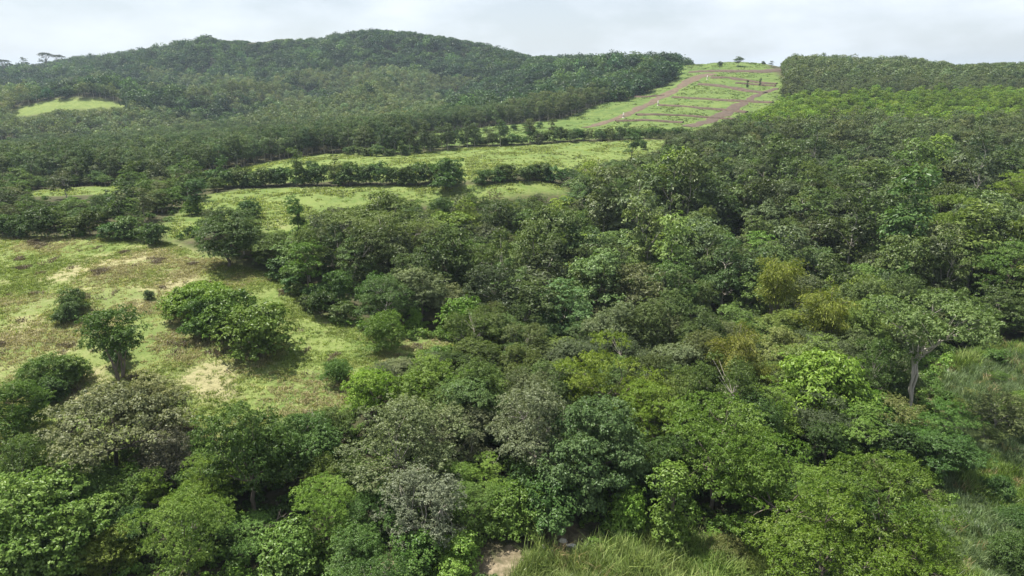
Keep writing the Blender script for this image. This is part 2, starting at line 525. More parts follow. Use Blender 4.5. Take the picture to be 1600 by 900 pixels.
# ------------------------------------------------------------------ the land
def build_ground():
    a_f = np.radians(np.arange(-50, 50.01, 0.32))
    a_c = np.radians(np.arange(50 + 4, 310 - 3, 4.0))
    ang = np.concatenate([a_f, a_c])
    r = np.concatenate([[0.0], np.geomspace(6, 9000, 560)])
    A, R = np.meshgrid(ang, r)
    X, Y = R * np.sin(A), R * np.cos(A)
    Z = ground(X, Y)
    na, nr = len(ang), len(r)
    V = np.stack([X, Y, Z], -1).reshape(-1, 3)
    i, j = np.meshgrid(np.arange(nr - 1), np.arange(na), indexing='ij')
    j2 = (j + 1) % na
    F = np.stack([i * na + j, (i + 1) * na + j, (i + 1) * na + j2, i * na + j2], -1).reshape(-1, 4)[:, ::-1]
    F = F[na:] if False else F
    me = mesh_from('hillside_ground', V, F, [GROUND], smooth=True)
    x, y = V[:, 0], V[:, 1]
    rr = np.hypot(x, y)
    lush = np.zeros(len(V)); field = np.zeros(len(V)); dry = np.zeros(len(V)); soil = np.zeros(len(V)); pale = np.zeros(len(V))
    for name, p in FIELDS.items():
        d = poly_dist(x, y, p)
        ins = in_poly(x, y, p)
        s = np.where(ins, d, -d)
        w = 1.5 + rr * 0.004
        f = sstep(-w * 1.5, w * 0.5, s)
        field = np.maximum(field, f)
        base = {'near': 0.20, 'second': 0.0, 'corner': 0.0, 'third': -0.12, 'upper': -0.18, 'knoll': -0.05, 'cane': -0.1}[name]
        if name == 'near':
            base = base + 0.22 * (fbm(x / 26, y / 26, 21) - 0.5) * 2 + 0.10 * sstep(95, 60, x + 140) - 0.30 * sstep(-45, -20, x) * sstep(110, 90, y) - 0.25 * sstep(84, 74, y)
        dry = np.where(f > 0.3, base, dry)
        lu = {'near': 0.15, 'second': 0.3, 'corner': 0.3, 'third': 0.35, 'upper': 0.75, 'knoll': 0.2, 'cane': 0.6}[name] + 0.5 * (fbm(x / 40, y / 40, 23) - 0.5)
        lush = np.where(f > 0.3, np.clip(lu, 0, 1), lush)
    for sx, sy, sr, kind in SOIL:
        q = np.hypot(x - sx, y - sy) / sr
        f = 1 - sstep(0.35, 1.35, q)
        if kind == 'dark':
            soil = np.maximum(soil, f * (0.75 if sy < 66 else 0.45))
        elif sy < 62:
            pale = np.maximum(pale, f * 0.62)
        else:
            dry = np.maximum(dry, dry + f * 0.32)
            field = np.maximum(field, f)
    for nm, arr in (('field', field), ('lush', lush), ('dry', dry), ('soil', soil), ('pale', pale)):
        at = me.attributes.new(nm, 'FLOAT', 'POINT'); at.data.foreach_set('value', arr.astype(np.float32))
    o = add_obj('hillside_ground', me, kind='structure')
    return o


build_ground()


WORKED = []


def ribbon(name, line, width, mat, crown=0.0, lift=0.10, step=3.0, jitter=0.5, seed=1):
    """a strip of worked earth draped over the land; line in picture points, width in metres (one per point)"""
    P = np.array([hit(u, v)[:2] for u, v in line]); W = np.array(width, float) * np.ones(len(P))
    s = np.concatenate([[0], np.cumsum(np.hypot(*np.diff(P, axis=0).T))])
    ss = np.arange(0, s[-1], step)
    x, y, w = np.interp(ss, s, P[:, 0]), np.interp(ss, s, P[:, 1]), np.interp(ss, s, W)
    for _ in range(2):
        x[1:-1] = (x[:-2] + 2 * x[1:-1] + x[2:]) / 4; y[1:-1] = (y[:-2] + 2 * y[1:-1] + y[2:]) / 4
    tx, ty = np.gradient(x), np.gradient(y)
    tl = np.hypot(tx, ty); tx, ty = tx / tl, ty / tl
    rng = np.random.RandomState(seed)
    cs = np.linspace(-0.5, 0.5, 9)
    w2 = w[:, None] * (1 + jitter * (fbm(ss[:, None] / 9 + seed * 3.1, np.where(cs > 0, 5.0, 1.0)[None] + 0 * ss[:, None], seed) - 0.5) * 1.6)
    X = x[:, None] + ty[:, None] * cs[None] * w2
    Y = y[:, None] - tx[:, None] * cs[None] * w2
    prof = np.cos(cs * math.pi) ** 1.0
    Z = ground(X, Y) + lift * np.where(np.abs(cs) > 0.45, -1.5, 1.0)[None] + crown * prof[None] * (0.6 + 0.8 * fbm(X / 3, Y / 3, seed + 4))
    WORKED.append((list(zip(x, y)), float(w.mean())))
    n, m = X.shape
    V = np.stack([X, Y, Z], -1).reshape(-1, 3)
    i, j = np.meshgrid(np.arange(n - 1), np.arange(m - 1), indexing='ij')
    F = np.stack([i * m + j, i * m + j + 1, (i + 1) * m + j + 1, (i + 1) * m + j], -1).reshape(-1, 4)
    return add_obj(name, mesh_from(name, V, F, [mat], smooth=True), kind='structure')


ribbon('dirt_track', [(1112, 115), (1092, 120), (1075, 128), (1045, 145), (1015, 162), (985, 177), (960, 186), (935, 195), (912, 200)], [17, 15, 12, 9.5, 8.5, 8, 7, 6.5, 6], TRACK, lift=0.22, seed=2, jitter=1.1)
ribbon('dirt_track', [(1215, 138), (1185, 148), (1165, 158), (1145, 170), (1125, 182), (1095, 193), (1070, 199)], [6, 7, 8, 9.5, 9, 8, 7], FURROW, lift=0.22, seed=3, jitter=1.3)
for k, (ln, w) in enumerate([
        ([(1078, 113), (1110, 112), (1150, 111.5), (1190, 112), (1224, 110)], 11),
        ([(1112, 121), (1140, 122), (1165, 126), (1200, 131), (1218, 132)], 6),
        ([(1092, 132), (1120, 134), (1150, 138), (1175, 143), (1196, 146)], 7),
        ([(1052, 152), (1100, 155), (1150, 158), (1212, 161)], 5),
        ([(1030, 165), (1060, 166), (1090, 169), (1130, 172), (1168, 176)], 5),
        ([(994, 180), (1030, 179.5), (1070, 181), (1100, 184), (1155, 187)], 4.5),
        ([(962, 190), (1000, 188.5), (1020, 189), (1070, 192)], 4),
        ([(975, 153), (1010, 152), (1040, 149)], 3.5),
        ([(1150, 130), (1185, 133), (1215, 135)], 3.5)]):
    ribbon('soil_terrace', ln, w, FURROW, crown=0.7, lift=0.22, seed=10 + k, jitter=1.1)

# ------------------------------------------------------------------ tree builders (metres, base at the origin)
def lobes(rng, k=4):
    ph = rng.uniform(0, 6.28, k); am = rng.uniform(0.05, 0.16, k); fr = rng.randint(1, 6, k)
    return lambda a: 1 + sum(am[i] * np.sin(fr[i] * a + ph[i]) for i in range(k))


def clump_centres(rng, n, W, z0, z1, prof, inner=0.35):
    lb = lobes(rng)
    out = []
    tries = 0
    while len(out) < n and tries < n * 60:
        tries += 1
        t = rng.rand()
        a = rng.uniform(0, 2 * math.pi)
        rmax = W / 2 * prof(t) * lb(a)
        r = rmax * math.sqrt(rng.uniform(inner ** 2, 1))
        if rng.rand() > max(prof(t), 0.15):
            continue
        c = np.array([r * math.cos(a), r * math.sin(a), z0 + (z1 - z0) * t])
        md = 0.13 * W * (1 - tries / (n * 60))
        if out and np.min(np.linalg.norm(np.array(out) - c, axis=1)) < md:
            continue
        out.append(c)
    return np.array(out)


def dome(t):
    return math.sqrt(max(0.0, 1 - ((t - 0.30) / 0.72) ** 2))


def ball(t):
    return math.sqrt(max(0.0, 1 - ((t - 0.45) / 0.6) ** 2))


def flat(t):
    return max(0.1, 1.0 - 0.75 * max(0, t - 0.55) / 0.45) * (0.55 + 0.45 * min(1, t / 0.4))


def mound(t):
    return math.sqrt(max(0.0, 1 - t * t)) * (0.85 + 0.15 * t)


def vase(t):
    return 0.35 + 0.65 * math.sin(min(1, t * 1.15) * math.pi * 0.62)


def column(t):
    return 0.75 + 0.25 * math.sin(t * 9) - 0.5 * max(0, t - 0.8)


def fill_clumps(rng, C, rc, flatz, nl, L, Wd, up=0.5, rnd=0.7, under=-0.35, hang=0.0, shell=0.55, size_var=0.35, spray=9):
    """each clump is a shell of leafy sprays, each spray a tuft of leaves with gaps to its neighbours"""
    P, N, K = [], [], []
    fl = np.array([1, 1, flatz])
    for c in C:
        s = rc * rng.uniform(1 - size_var, 1 + size_var)
        m = max(4, int(nl * (s / rc) ** 2 / spray))
        d = unit(rng.normal(size=(m * 3, 3)))
        d = d[d[:, 2] > under + rng.rand(len(d)) * 0.25][:m]
        rad = s * rng.uniform(shell, 1.15, len(d)) ** 0.8
        q = 1 + 0.22 * np.sin(d[:, 0] * 5 + c[0] * 3) * np.sin(d[:, 1] * 5 + c[1]) + 0.15 * np.sin(d[:, 2] * 7 + c[2])
        ctr = c + d * (rad * q)[:, None] * fl
        out = unit(d / np.maximum(fl, 0.3) * 0.6 + np.array([0, 0, up]))
        tone = rng.rand() * 0.5 + rng.rand(len(d)) * 0.5
        # leaves of the sprays
        tr = L * 1.25
        e = unit(rng.normal(size=(len(d), spray, 3)))
        e = np.where(((e * out[:, None]).sum(-1) < -0.2)[..., None], -e, e)
        p = ctr[:, None] + e * tr * rng.uniform(0.5, 1.0, (len(d), spray, 1)) * np.array([1, 1, 0.75])
        nn = unit(out[:, None] * 0.7 + e * 0.55 + rng.normal(size=e.shape) * rnd * 0.5)
        P.append(p.reshape(-1, 3)); N.append(nn.reshape(-1, 3)); K.append(np.repeat(tone, spray))
    P, N, K = np.vstack(P), np.vstack(N), np.concatenate(K)
    V, F, lv = leaf_faces(P, N, L, Wd, rng, hang)
    return V, F, 0.45 * lv + 0.55 * np.repeat(K, 2)


def wiggle(rng, a, b, n=5, amp=0.08, sag=0.0):
    t = np.linspace(0, 1, n)[:, None]
    a, b = np.asarray(a, float), np.asarray(b, float)
    L = np.linalg.norm(b - a)
    p = a + (b - a) * t
    w = rng.normal(size=(n, 3)) * amp * L
    w[0] = w[-1] = 0
    p += w * 0.5
    p[:, 2] += sag * L * (t[:, 0] * (1 - t[:, 0])) * 4
    return p


def skeleton(rng, C, fork, r0, ztop, nstem=1, spread=0.0, limb_frac=0.75, lean=0.0, sides=7):
    """trunk(s) to the fork height, limbs from there to the clumps"""
    parts = []
    tops = []
    for s in range(nstem):
        a = rng.uniform(0, 6.28)
        base = np.array([math.cos(a), math.sin(a), 0]) * (0.0 if nstem == 1 else r0 * 1.4)
        base[2] = -0.6
        top = np.array([math.cos(a) * spread + lean, math.sin(a) * spread, fork * rng.uniform(0.9, 1.1)])
        p = wiggle(rng, base, top, 6, 0.05)
        f = 1.0 if nstem == 1 else 0.75
        parts.append(tube(p, r0 * f * np.array([1.5, 1.05, 0.95, 0.88, 0.8, 0.7]), sides))
        tops.append(top)
    # main limbs: cluster clumps by angle
    nl = max(3, min(8, len(C) // 3))
    order = rng.permutation(len(C))
    mains = []
    for k in range(nl):
        c = C[order[k]]
        t = tops[k % len(tops)]
        mid = t + (c - t) * 0.6
        mid[2] = max(mid[2], t[2] + 0.25)
        p = wiggle(rng, t - np.array([0, 0, 0.1]), mid, 5, 0.07, 0.05)
        parts.append(tube(p, r0 * np.linspace(0.55, 0.26, 5), 5))
        mains.append(mid)
    mains = np.array(mains)
    for c in C:
        if rng.rand() > limb_frac:
            continue
        m = mains[np.argmin(np.linalg.norm(mains - c, axis=1))]
        parts.append(tube(wiggle(rng, m, c, 4, 0.08, 0.04), r0 * np.array([0.24, 0.17, 0.12, 0.05]), 4))
    return join(parts)


class Proto:
    def __init__(self, name, W, H, hc, crown, trunk, bark):
        self.name, self.W, self.H, self.hc = name, W, H, hc
        self.crown, self.trunk, self.bark = crown, trunk, bark


PROTO = {}


def proto(kind, n, W, z0, z1, prof, ncl, rc, flatz, nl, L, Wd, fork, r0, bark=None, seed=0, inner=0.35, nstem=1, spread=0.0, limb=0.75, lean=0.0, **kw):
    PROTO[kind] = []
    for k in range(n):
        rng = np.random.RandomState(seed * 100 + k)
        C = clump_centres(rng, ncl, W - rc * 1.2, z0 + rc * flatz * 0.6, z1 - rc * flatz * 0.8, prof, inner)
        V, F, lv = fill_clumps(rng, C, rc, flatz, nl, L, Wd, **kw)
        cm = mesh_from(kind + '_crown', V, F, [LEAF], face_attr=lv)
        TV, TF = skeleton(rng, C, fork, r0, z0, nstem, spread, limb, lean)
        tm = mesh_from(kind + '_trunk', TV, TF, [bark or BARK], smooth=True)
        PROTO[kind].append(Proto(kind, W, z1, (z0 + z1) / 2, cm, tm, bark))


# near kinds
proto('round', 5, 9, 1.6, 9.8, dome, 32, 1.55, 0.60, 700, 0.24, 0.135, 2.6, 0.22, seed=1, inner=0.5, up=0.6, rnd=0.55, under=-0.1, size_var=0.6)
proto('fine', 5, 10, 1.6, 9.8, dome, 44, 1.25, 0.66, 440, 0.20, 0.13, 2.4, 0.22, BARK_PALE, seed=2, inner=0.45, up=0.45, rnd=0.75, under=-0.15, shell=0.45, limb=1.0, size_var=0.6, spray=8)
proto('layered', 5, 12, 1.6, 9.6, flat, 34, 1.5, 0.20, 520, 0.24, 0.10, 3.0, 0.20, BARK, seed=3, inner=0.35, up=1.0, rnd=0.6, under=-0.25, size_var=0.65, spray=12)
proto('broad', 4, 10, 0.8, 8.2, dome, 38, 1.4, 0.60, 760, 0.23, 0.165, 2.4, 0.22, seed=4, inner=0.5, up=0.65, rnd=0.65, under=-0.1, size_var=0.65)
proto('open', 3, 13, 5.2, 11.0, vase, 32, 1.5, 0.36, 320, 0.28, 0.15, 4.8, 0.20, BARK_PALE, seed=5, inner=0.3, nstem=3, spread=0.8, up=0.8, rnd=0.55, under=-0.1, limb=1.0, size_var=0.55)
proto('spread', 2, 14, 3.6, 9.0, flat, 48, 1.35, 0.5, 300, 0.26, 0.15, 2.8, 0.30, BARK_DARK, seed=6, inner=0.25, nstem=2, spread=1.2, up=0.6, rnd=0.6, under=-0.1, limb=1.0, size_var=0.5)
proto('umbel', 2, 6.2, 2.4, 5.6, flat, 26, 0.95, 0.42, 300, 0.20, 0.10, 1.4, 0.13, BARK, seed=7, inner=0.25, nstem=4, spread=0.9, up=0.7, rnd=0.55, under=-0.1, size_var=0.5)
proto('bush', 4, 4.5, 0.1, 3.6, mound, 22, 0.85, 0.66, 260, 0.23, 0.13, 0.5, 0.07, seed=8, inner=0.5, nstem=3, spread=0.4, up=0.55, rnd=0.6, under=-0.2, size_var=0.5)
proto('feather', 2, 4.5, 0.3, 3.2, mound, 26, 0.75, 0.5, 340, 0.22, 0.06, 0.6, 0.07, seed=9, inner=0.35, nstem=3, spread=0.5, up=0.6, rnd=0.8, size_var=0.5)
proto('vine', 3, 9, 0.0, 5.8, mound, 52, 1.2, 0.55, 250, 0.36, 0.18, 1.5, 0.18, seed=10, inner=0.55, up=0.7, rnd=0.6, hang=1.2, under=-0.2, size_var=0.5)
proto('pillar', 2, 2.6, 0.2, 8.0, column, 26, 0.75, 0.8, 200, 0.23, 0.13, 6.0, 0.10, seed=11, inner=0.4, up=0.4, rnd=0.6, limb=0.3, size_var=0.5)
proto('slim', 3, 5.2, 3.4, 10.5, ball, 20, 1.1, 0.66, 230, 0.28, 0.16, 4.2, 0.12, BARK, seed=12, inner=0.35, up=0.5, rnd=0.55, under=-0.15, size_var=0.5)
proto('bare', 2, 4.4, 0.6, 4.0, dome, 26, 0.7, 0.8, 60, 0.16, 0.09, 0.7, 0.07, BARK, seed=13, inner=0.3, nstem=4, spread=0.5, limb=1.0)
# middle distance: fewer, larger leaves
proto('round_mid', 6, 8, 1.0, 9.2, dome, 23, 1.55, 0.60, 230, 0.37, 0.22, 2.4, 0.20, seed=21, inner=0.5, up=0.6, rnd=0.5, under=0.0, size_var=0.6)
proto('fine_mid', 5, 8, 1.0, 9.2, dome, 31, 1.2, 0.66, 190, 0.31, 0.18, 2.4, 0.18, BARK_PALE, seed=22, inner=0.45, up=0.5, rnd=0.65, under=0.0, shell=0.45, size_var=0.6)
proto('layered_mid', 3, 10, 3.0, 8.6, flat, 28, 1.55, 0.3, 200, 0.40, 0.20, 3.0, 0.18, BARK_PALE, seed=23, inner=0.2, up=1.0, rnd=0.5, under=-0.3, size_var=0.5)
proto('bush_mid', 4, 5.0, 0.0, 4.4, mound, 17, 1.0, 0.7, 130, 0.36, 0.22, 0.5, 0.08, seed=24, inner=0.5, nstem=3, spread=0.4, up=0.5, rnd=0.5, under=-0.1, size_var=0.5)
proto('slim_mid', 5, 5.2, 1.4, 10.5, ball, 18, 1.2, 0.75, 110, 0.40, 0.24, 4.2, 0.12, BARK_PALE, seed=25, inner=0.35, up=0.55, rnd=0.5, under=-0.05, size_var=0.55)
# far hills
proto('far_slim', 4, 6.0, 2.6, 11.0, ball, 14, 1.5, 0.85, 17, 0.95, 0.6, 3.4, 0.14, BARK_PALE, seed=31, inner=0.3, limb=0.0, spray=3)
proto('far_round', 5, 9.0, 0.5, 9.5, dome, 20, 1.9, 0.75, 22, 1.15, 0.75, 2.4, 0.2, seed=32, inner=0.45, limb=0.0, up=0.35, spray=3)


def bamboo(kind, n, seed):
    PROTO[kind] = []
    for k in range(n):
        rng = np.random.RandomState(seed + k)
        parts, P, N, T = [], [], [], []
        for s in range(26):
            a = rng.uniform(0, 6.28); b = rng.uniform(0.1, 0.9)
            R = rng.uniform(1.2, 3.6); Hh = rng.uniform(6.5, 10.5)
            t = np.linspace(0, 1, 14)
            r = b + R * t ** 2.4
            z = Hh * np.sin(np.minimum(1.0, t * 1.12) * math.pi * 0.56) - 0.4 * (1 - t)
            path = np.stack([r * math.cos(a), r * math.sin(a), z], 1)
            parts.append(tube(path, np.linspace(0.06, 0.015, 14), 4))
            m = 330
            tt = rng.uniform(0.38, 1.0, m) ** 0.8
            p = np.stack([np.interp(tt, t, path[:, i]) for i in range(3)], 1)
            w = 0.75 * np.sin(np.clip(tt, 0, 1) * math.pi * 0.85)[:, None] + 0.15
            off = rng.normal(size=(m, 3)) * w * np.array([0.6, 0.6, 0.45])
            off[:, 2] -= np.abs(off[:, :2]).sum(1) * 0.35
            P.append(p + off)
            N.append(unit(np.array([0.3 * math.cos(a), 0.3 * math.sin(a), 0.8]) + rng.normal(size=(m, 3)) * 0.45))
            tdv = np.tile([math.cos(a), math.sin(a), -0.9], (m, 1)); T.append(tdv)
        V, F, lv = leaf_faces(np.vstack(P), np.vstack(N), 0.42, 0.075, rng, tdir=np.vstack(T))
        cm = mesh_from(kind + '_crown', V, F, [LEAF], face_attr=lv)
        TV, TF = join(parts)
        PROTO[kind].append(Proto(kind, 6.5, 10, 6.6, cm, mesh_from(kind + '_culms', TV, TF, [BARK], smooth=True), BARK))


bamboo('bamboo', 2, 500)


def sky_umbrella(seed):
    rng = np.random.RandomState(seed)
    C = clump_centres(rng, 24, 15, 13.5, 16.5, flat, 0.3)
    C[:, 2] = 14.0 + 2.2 * (1 - (np.hypot(C[:, 0], C[:, 1]) / 8.5) ** 2)
    V, F, lv = fill_clumps(rng, C, 1.7, 0.35, 30, 1.0, 0.6, up=0.8, spray=3)
    cm = mesh_from('umbrella_crown', V, F, [LEAF], face_attr=lv)
    TV, TF = skeleton(rng, C, 9.5, 0.55, 12, 1, 0, 1.0)
    return Proto('umbrella', 17, 17, 14.5, cm, mesh_from('umbrella_trunk', TV, TF, [BARK], smooth=True), BARK)


PROTO['umbrella'] = [sky_umbrella(801), sky_umbrella(802)]

# what the lie of the land leaves open to view: no tree of the masses grows tall enough to close it
OPEN = [
    [(-100, 376), (0, 374), (150, 374), (262, 384), (300, 396), (325, 410), (420, 432), (440, 460), (470, 500), (560, 530), (640, 536), (705, 534), (715, 548), (650, 550), (600, 556), (530, 575), (495, 600), (515, 640), (400, 655), (300, 640), (230, 590), (140, 600), (0, 590), (-100, 590)],
    [(335, 301), (380, 297), (640, 292), (700, 292), (735, 294), (800, 289), (885, 288), (885, 301), (800, 303), (735, 306), (660, 308), (600, 314), (540, 322), (482, 332), (462, 358), (410, 358), (405, 335), (335, 318), (290, 345), (275, 370), (262, 368), (310, 312)],
    [(1425, 555), (1495, 555), (1482, 632), (1438, 632)],
    [(838, 836), (906, 836), (902, 872), (842, 872)],
    [(690, 258), (890, 258), (890, 290), (690, 290)],
    [(45, 298), (120, 292), (190, 290), (200, 298), (110, 308), (55, 312)],
    [(365, 266), (420, 253), (500, 241), (560, 239), (600, 243), (660, 239), (720, 231), (850, 225), (960, 221), (1046, 220), (1030, 232), (985, 245), (900, 258), (870, 262), (745, 262), (640, 250), (540, 252), (420, 264)],
    [(600, 227), (680, 215), (760, 207), (880, 193), (925, 170), (1000, 150), (1050, 131), (1085, 108), (1086, 60), (1228, 60), (1220, 108), (1222, 150), (1190, 170), (1130, 188), (1095, 201), (1060, 206), (880, 200), (720, 212)],
    [(8, 181), (40, 165), (80, 157), (120, 152), (160, 154), (208, 167), (150, 168), (90, 171), (40, 180)],
]
SKYLINE = np.array([(-300, 100), (-50, 105), (0, 103), (60, 103), (110, 94), (200, 74), (260, 62), (310, 57), (360, 68), (400, 70), (450, 66), (512, 64), (522, 51), (580, 49), (640, 54), (700, 63), (780, 77), (830, 92), (880, 90),
                    (950, 80), (1000, 86), (1060, 86), (1085, 100), (1095, 103), (1222, 105), (1240, 90), (1300, 85), (1400, 89), (1450, 99), (1500, 105), (1560, 103), (1900, 105)], float)


def closes_view(x, y, z, h, W):
    """True where a tree h tall and W wide would stand in front of open ground or rise over the skyline"""
    bad = np.zeros(len(x), bool)
    for fz, fu in ((0.97, 0.0), (0.72, 0.36), (0.72, -0.36), (0.45, 0.42), (0.45, -0.42)):
        u, v, d = project(x + fu * W, y, z + h * fz)
        for p in OPEN:
            bad |= in_poly(u, v, p)
        if fu == 0.0:
            bad |= v < np.interp(u, SKYLINE[:, 0], SKYLINE[:, 1]) - 3.0 - 4.0 * vnoise(u / 7.0, 0 * u, 77)
    return bad


# ------------------------------------------------------------------ placing single trees and bushes
PLACED = []          # (x, y, crown radius, crown-centre height, depth, u, v, radius in pixels, phrase)
_rot = random.Random(11)


def put(kind, x, y, s, hs, tint, name, label, category, group=None, var=None, parts=('trunk', 'crown'), sink=0.0, rot=None, lean=0.0):
    P = PROTO[kind][(var if var is not None else _rot.randrange(99)) % len(PROTO[kind])]
    root = bpy.data.objects.new(name, None)
    root.empty_display_size = 0.5
    col.objects.link(root)
    root.location = (x, y, gz(x, y) - sink)
    root.rotation_euler = (lean, 0, _rot.uniform(0, 6.283) if rot is None else rot)
    root.scale = (s, s, s * hs)
    root['label'] = label
    root['category'] = category
    if group:
        root['group'] = group
    t = add_obj(parts[0], P.trunk, root)
    c = add_obj(parts[1], P.crown, root)
    c['tint'] = [float(v) for v in tint]
    return root


def hero(kind, u, v, wpx, tint, name, label, category='tree', hs=1.0, var=None, phrase=None, group=None, parts=None, sink=0.0, rot=None):
    P = PROTO[kind][0]
    x, y, t = hit(u, v, 0.0, P.hc * hs / P.W * wpx / FOC)
    W = wpx * t / FOC
    s = W / P.W
    if parts is None:
        parts = ('stem', 'foliage') if category in ('bush', 'shrub') else ('trunk', 'crown')
    o = put(kind, x, y, s, hs, tint, name, label, category, group, var, parts, sink, rot)
    PLACED.append((x, y, W / 2, P.hc * s * hs, t, u, v, wpx / 2, phrase))
    return o


BRIGHT, LIME, MID, DARK, OLIVE, GREY, YEL = (0.086, 0.162, 0.036), (0.098, 0.190, 0.036), (0.065, 0.135, 0.028), (0.040, 0.088, 0.024), (0.088, 0.115, 0.040), (0.118, 0.132, 0.080), (0.13, 0.175, 0.030)

# front row above the stream
hero('broad', 62, 815, 215, BRIGHT, 'broadleaf_tree', 'bright green large-leaved tree filling the bottom left corner', phrase='the bright large-leaved corner tree', var=0, hs=1.05)
hero('layered', 285, 830, 150, (0.088, 0.175, 0.036), 'layered_tree', 'yellow-green tree with tiered boughs beside the large-leaved corner tree', phrase='the tiered yellow-green tree', var=0, hs=1.5)
hero('round', 195, 770, 90, MID, 'broadleaf_tree', 'small mid-green tree between the corner tree and the tiered yellow-green tree', var=1)
hero('round', 165, 860, 80, (0.10, 0.16, 0.03), 'broadleaf_tree', 'small olive-green tree at the bottom edge below the tiered yellow-green tree', var=2)
hero('spread', 165, 655, 235, (0.108, 0.130, 0.062), 'spreading_tree', 'grey-olive spreading tree with dark crooked limbs at the pasture edge', phrase='the grey-olive spreading tree', var=0, hs=1.0)
hero('round', 232, 625, 110, (0.14, 0.165, 0.07), 'broadleaf_tree', 'pale flowering grey-green tree rising behind the spreading tree', var=3)
hero('fine', 262, 708, 105, (0.095, 0.10, 0.062), 'broadleaf_tree', 'dark grey round tree between the spreading tree and the tall dark green tree', var=0)
hero('layered', 250, 770, 90, (0.10, 0.19, 0.03), 'layered_tree', 'light green tree below the dark grey round tree', var=2, hs=1.3)
hero('round', 385, 700, 150, (0.045, 0.094, 0.022), 'broadleaf_tree', 'tall dark green tree with a straight trunk in the front row', phrase='the tall dark green front tree', var=0, hs=1.25)
hero('layered', 330, 755, 110, (0.09, 0.175, 0.03), 'layered_tree', 'light green leafy tree under the tall dark green tree', var=3, hs=1.3)
hero('round', 480, 690, 100, (0.045, 0.11, 0.028), 'broadleaf_tree', 'dark feathery tree right of the tall dark green front tree', var=1)
hero('layered', 505, 790, 120, LIME, 'layered_tree', 'bright yellow-green tree left of the round grey tree', phrase='the bright yellow-green front tree', var=1, hs=1.4)
hero('bush', 455, 860, 110, (0.07, 0.15, 0.035), 'bush', 'green bush at the bottom edge below the bright yellow-green tree', 'bush', var=0)
hero('bush', 550, 860, 60, (0.10, 0.19, 0.035), 'bush', 'light green bush beside the bare soil patch at the bottom edge', 'bush', var=1)
hero('fine', 660, 790, 150, (0.120, 0.145, 0.090), 'broadleaf_tree', 'round silver-grey tree above the stream bank', phrase='the round silver-grey tree', var=1, hs=0.95)
hero('fine', 635, 690, 180, (0.100, 0.132, 0.058), 'broadleaf_tree', 'wide olive-grey tree behind the round silver-grey tree', phrase='the wide olive-grey tree', var=2, hs=0.9)
hero('fine', 710, 680, 110, (0.105, 0.13, 0.068), 'broadleaf_tree', 'twiggy grey tree between the olive-grey tree and the dark gap', var=3)
hero('vine', 805, 790, 110, (0.074, 0.148, 0.030), 'bush', 'bright green vine-covered thicket right of the silver-grey tree', 'bush', var=0)
hero('bush', 715, 868, 80, (0.085, 0.19, 0.035), 'bush', 'bright leafy bush beside the pale bank soil', 'bush', var=2)
hero('bush', 650, 865, 90, (0.055, 0.13, 0.03), 'bush', 'dark green bush under the round silver-grey tree', 'bush', var=3)
hero('fine', 835, 665, 150, (0.118, 0.145, 0.078), 'broadleaf_tree', 'tall pale grey twiggy tree left of the dark green streamside tree', phrase='the tall pale grey tree', var=0, hs=1.15)
hero('broad', 930, 700, 165, (0.062, 0.115, 0.042), 'broadleaf_tree', 'dark green large-leaved tree overhanging the shaded stream bank', phrase='the dark streamside tree', var=1, hs=1.3)
hero('layered', 955, 590, 150, (0.10, 0.165, 0.025), 'layered_tree', 'bright olive tiered tree behind the dark streamside tree', phrase='the bright olive tiered tree', var=2, hs=1.4)
hero('layered', 1020, 650, 130, (0.085, 0.165, 0.025), 'layered_tree', 'yellow-green tree right of the dark streamside tree', var=0, hs=1.3)
hero('layered', 1120, 690, 210, (0.066, 0.132, 0.024), 'layered_tree', 'wide green feathery tree with thin trunks above the cane grass', phrase='the wide feathery tree', var=1, hs=1.25)
hero('layered', 1190, 640, 130, (0.085, 0.165, 0.03), 'layered_tree', 'light green feathery tree below the vine-covered mound', var=3, hs=1.2)
hero('bush', 985, 800, 66, (0.10, 0.20, 0.035), 'bush', 'upright light green bush right of the shaded stream bank', 'bush', var=0, hs=1.5)
hero('pillar', 1050, 790, 55, (0.076, 0.148, 0.028), 'bush', 'vine-wrapped green column beside the upright light green bush', 'bush', var=0, hs=0.9)
hero('layered', 1225, 765, 200, (0.060, 0.122, 0.020), 'layered_tree', 'wide feathery green tree rising at the edge of the cane grass', phrase='the wide acacia by the cane', var=2, hs=1.2)
hero('layered', 1385, 785, 190, (0.058, 0.118, 0.020), 'layered_tree', 'broad flat-topped green tree next to the tall cane grass', phrase='the broad flat-topped tree', var=0, hs=1.2)
hero('layered', 1290, 850, 230, (0.064, 0.128, 0.020), 'layered_tree', 'big feathery tree with pale boughs at the bottom edge', phrase='the big feathery bottom tree', var=3, hs=1.15)
hero('layered', 1440, 870, 150, (0.060, 0.130, 0.018), 'layered_tree', 'darker feathery tree at the bottom edge beside the big feathery one', var=1, hs=1.1)
hero('fine', 1400, 650, 90, (0.104, 0.135, 0.045), 'broadleaf_tree', 'ochre-green shrubby tree left of the pale-trunked tree', var=2, hs=0.8)
hero('layered', 1470, 665, 130, (0.055, 0.125, 0.028), 'layered_tree', 'deep green low tree below the pale-trunked tree', var=2, hs=0.9)
hero('round', 1480, 700, 100, (0.045, 0.10, 0.028), 'broadleaf_tree', 'dark green round tree beside the cane grass', var=1, hs=0.8)
hero('fine', 1560, 640, 95, (0.096, 0.134, 0.050), 'broadleaf_tree', 'brownish shrubby tree in the cane grass near the edge', var=1, hs=0.7)
hero('bush', 1375, 735, 60, (0.096, 0.124, 0.045), 'bush', 'brown-green bush between the flat-topped tree and the dark round tree', 'bush', var=2)
hero('open', 1450, 515, 200, (0.078, 0.135, 0.045), 'open_tree', 'tall open tree with a pale forked trunk above the cane grass', phrase='the pale-trunked open tree', var=0, hs=1.25)
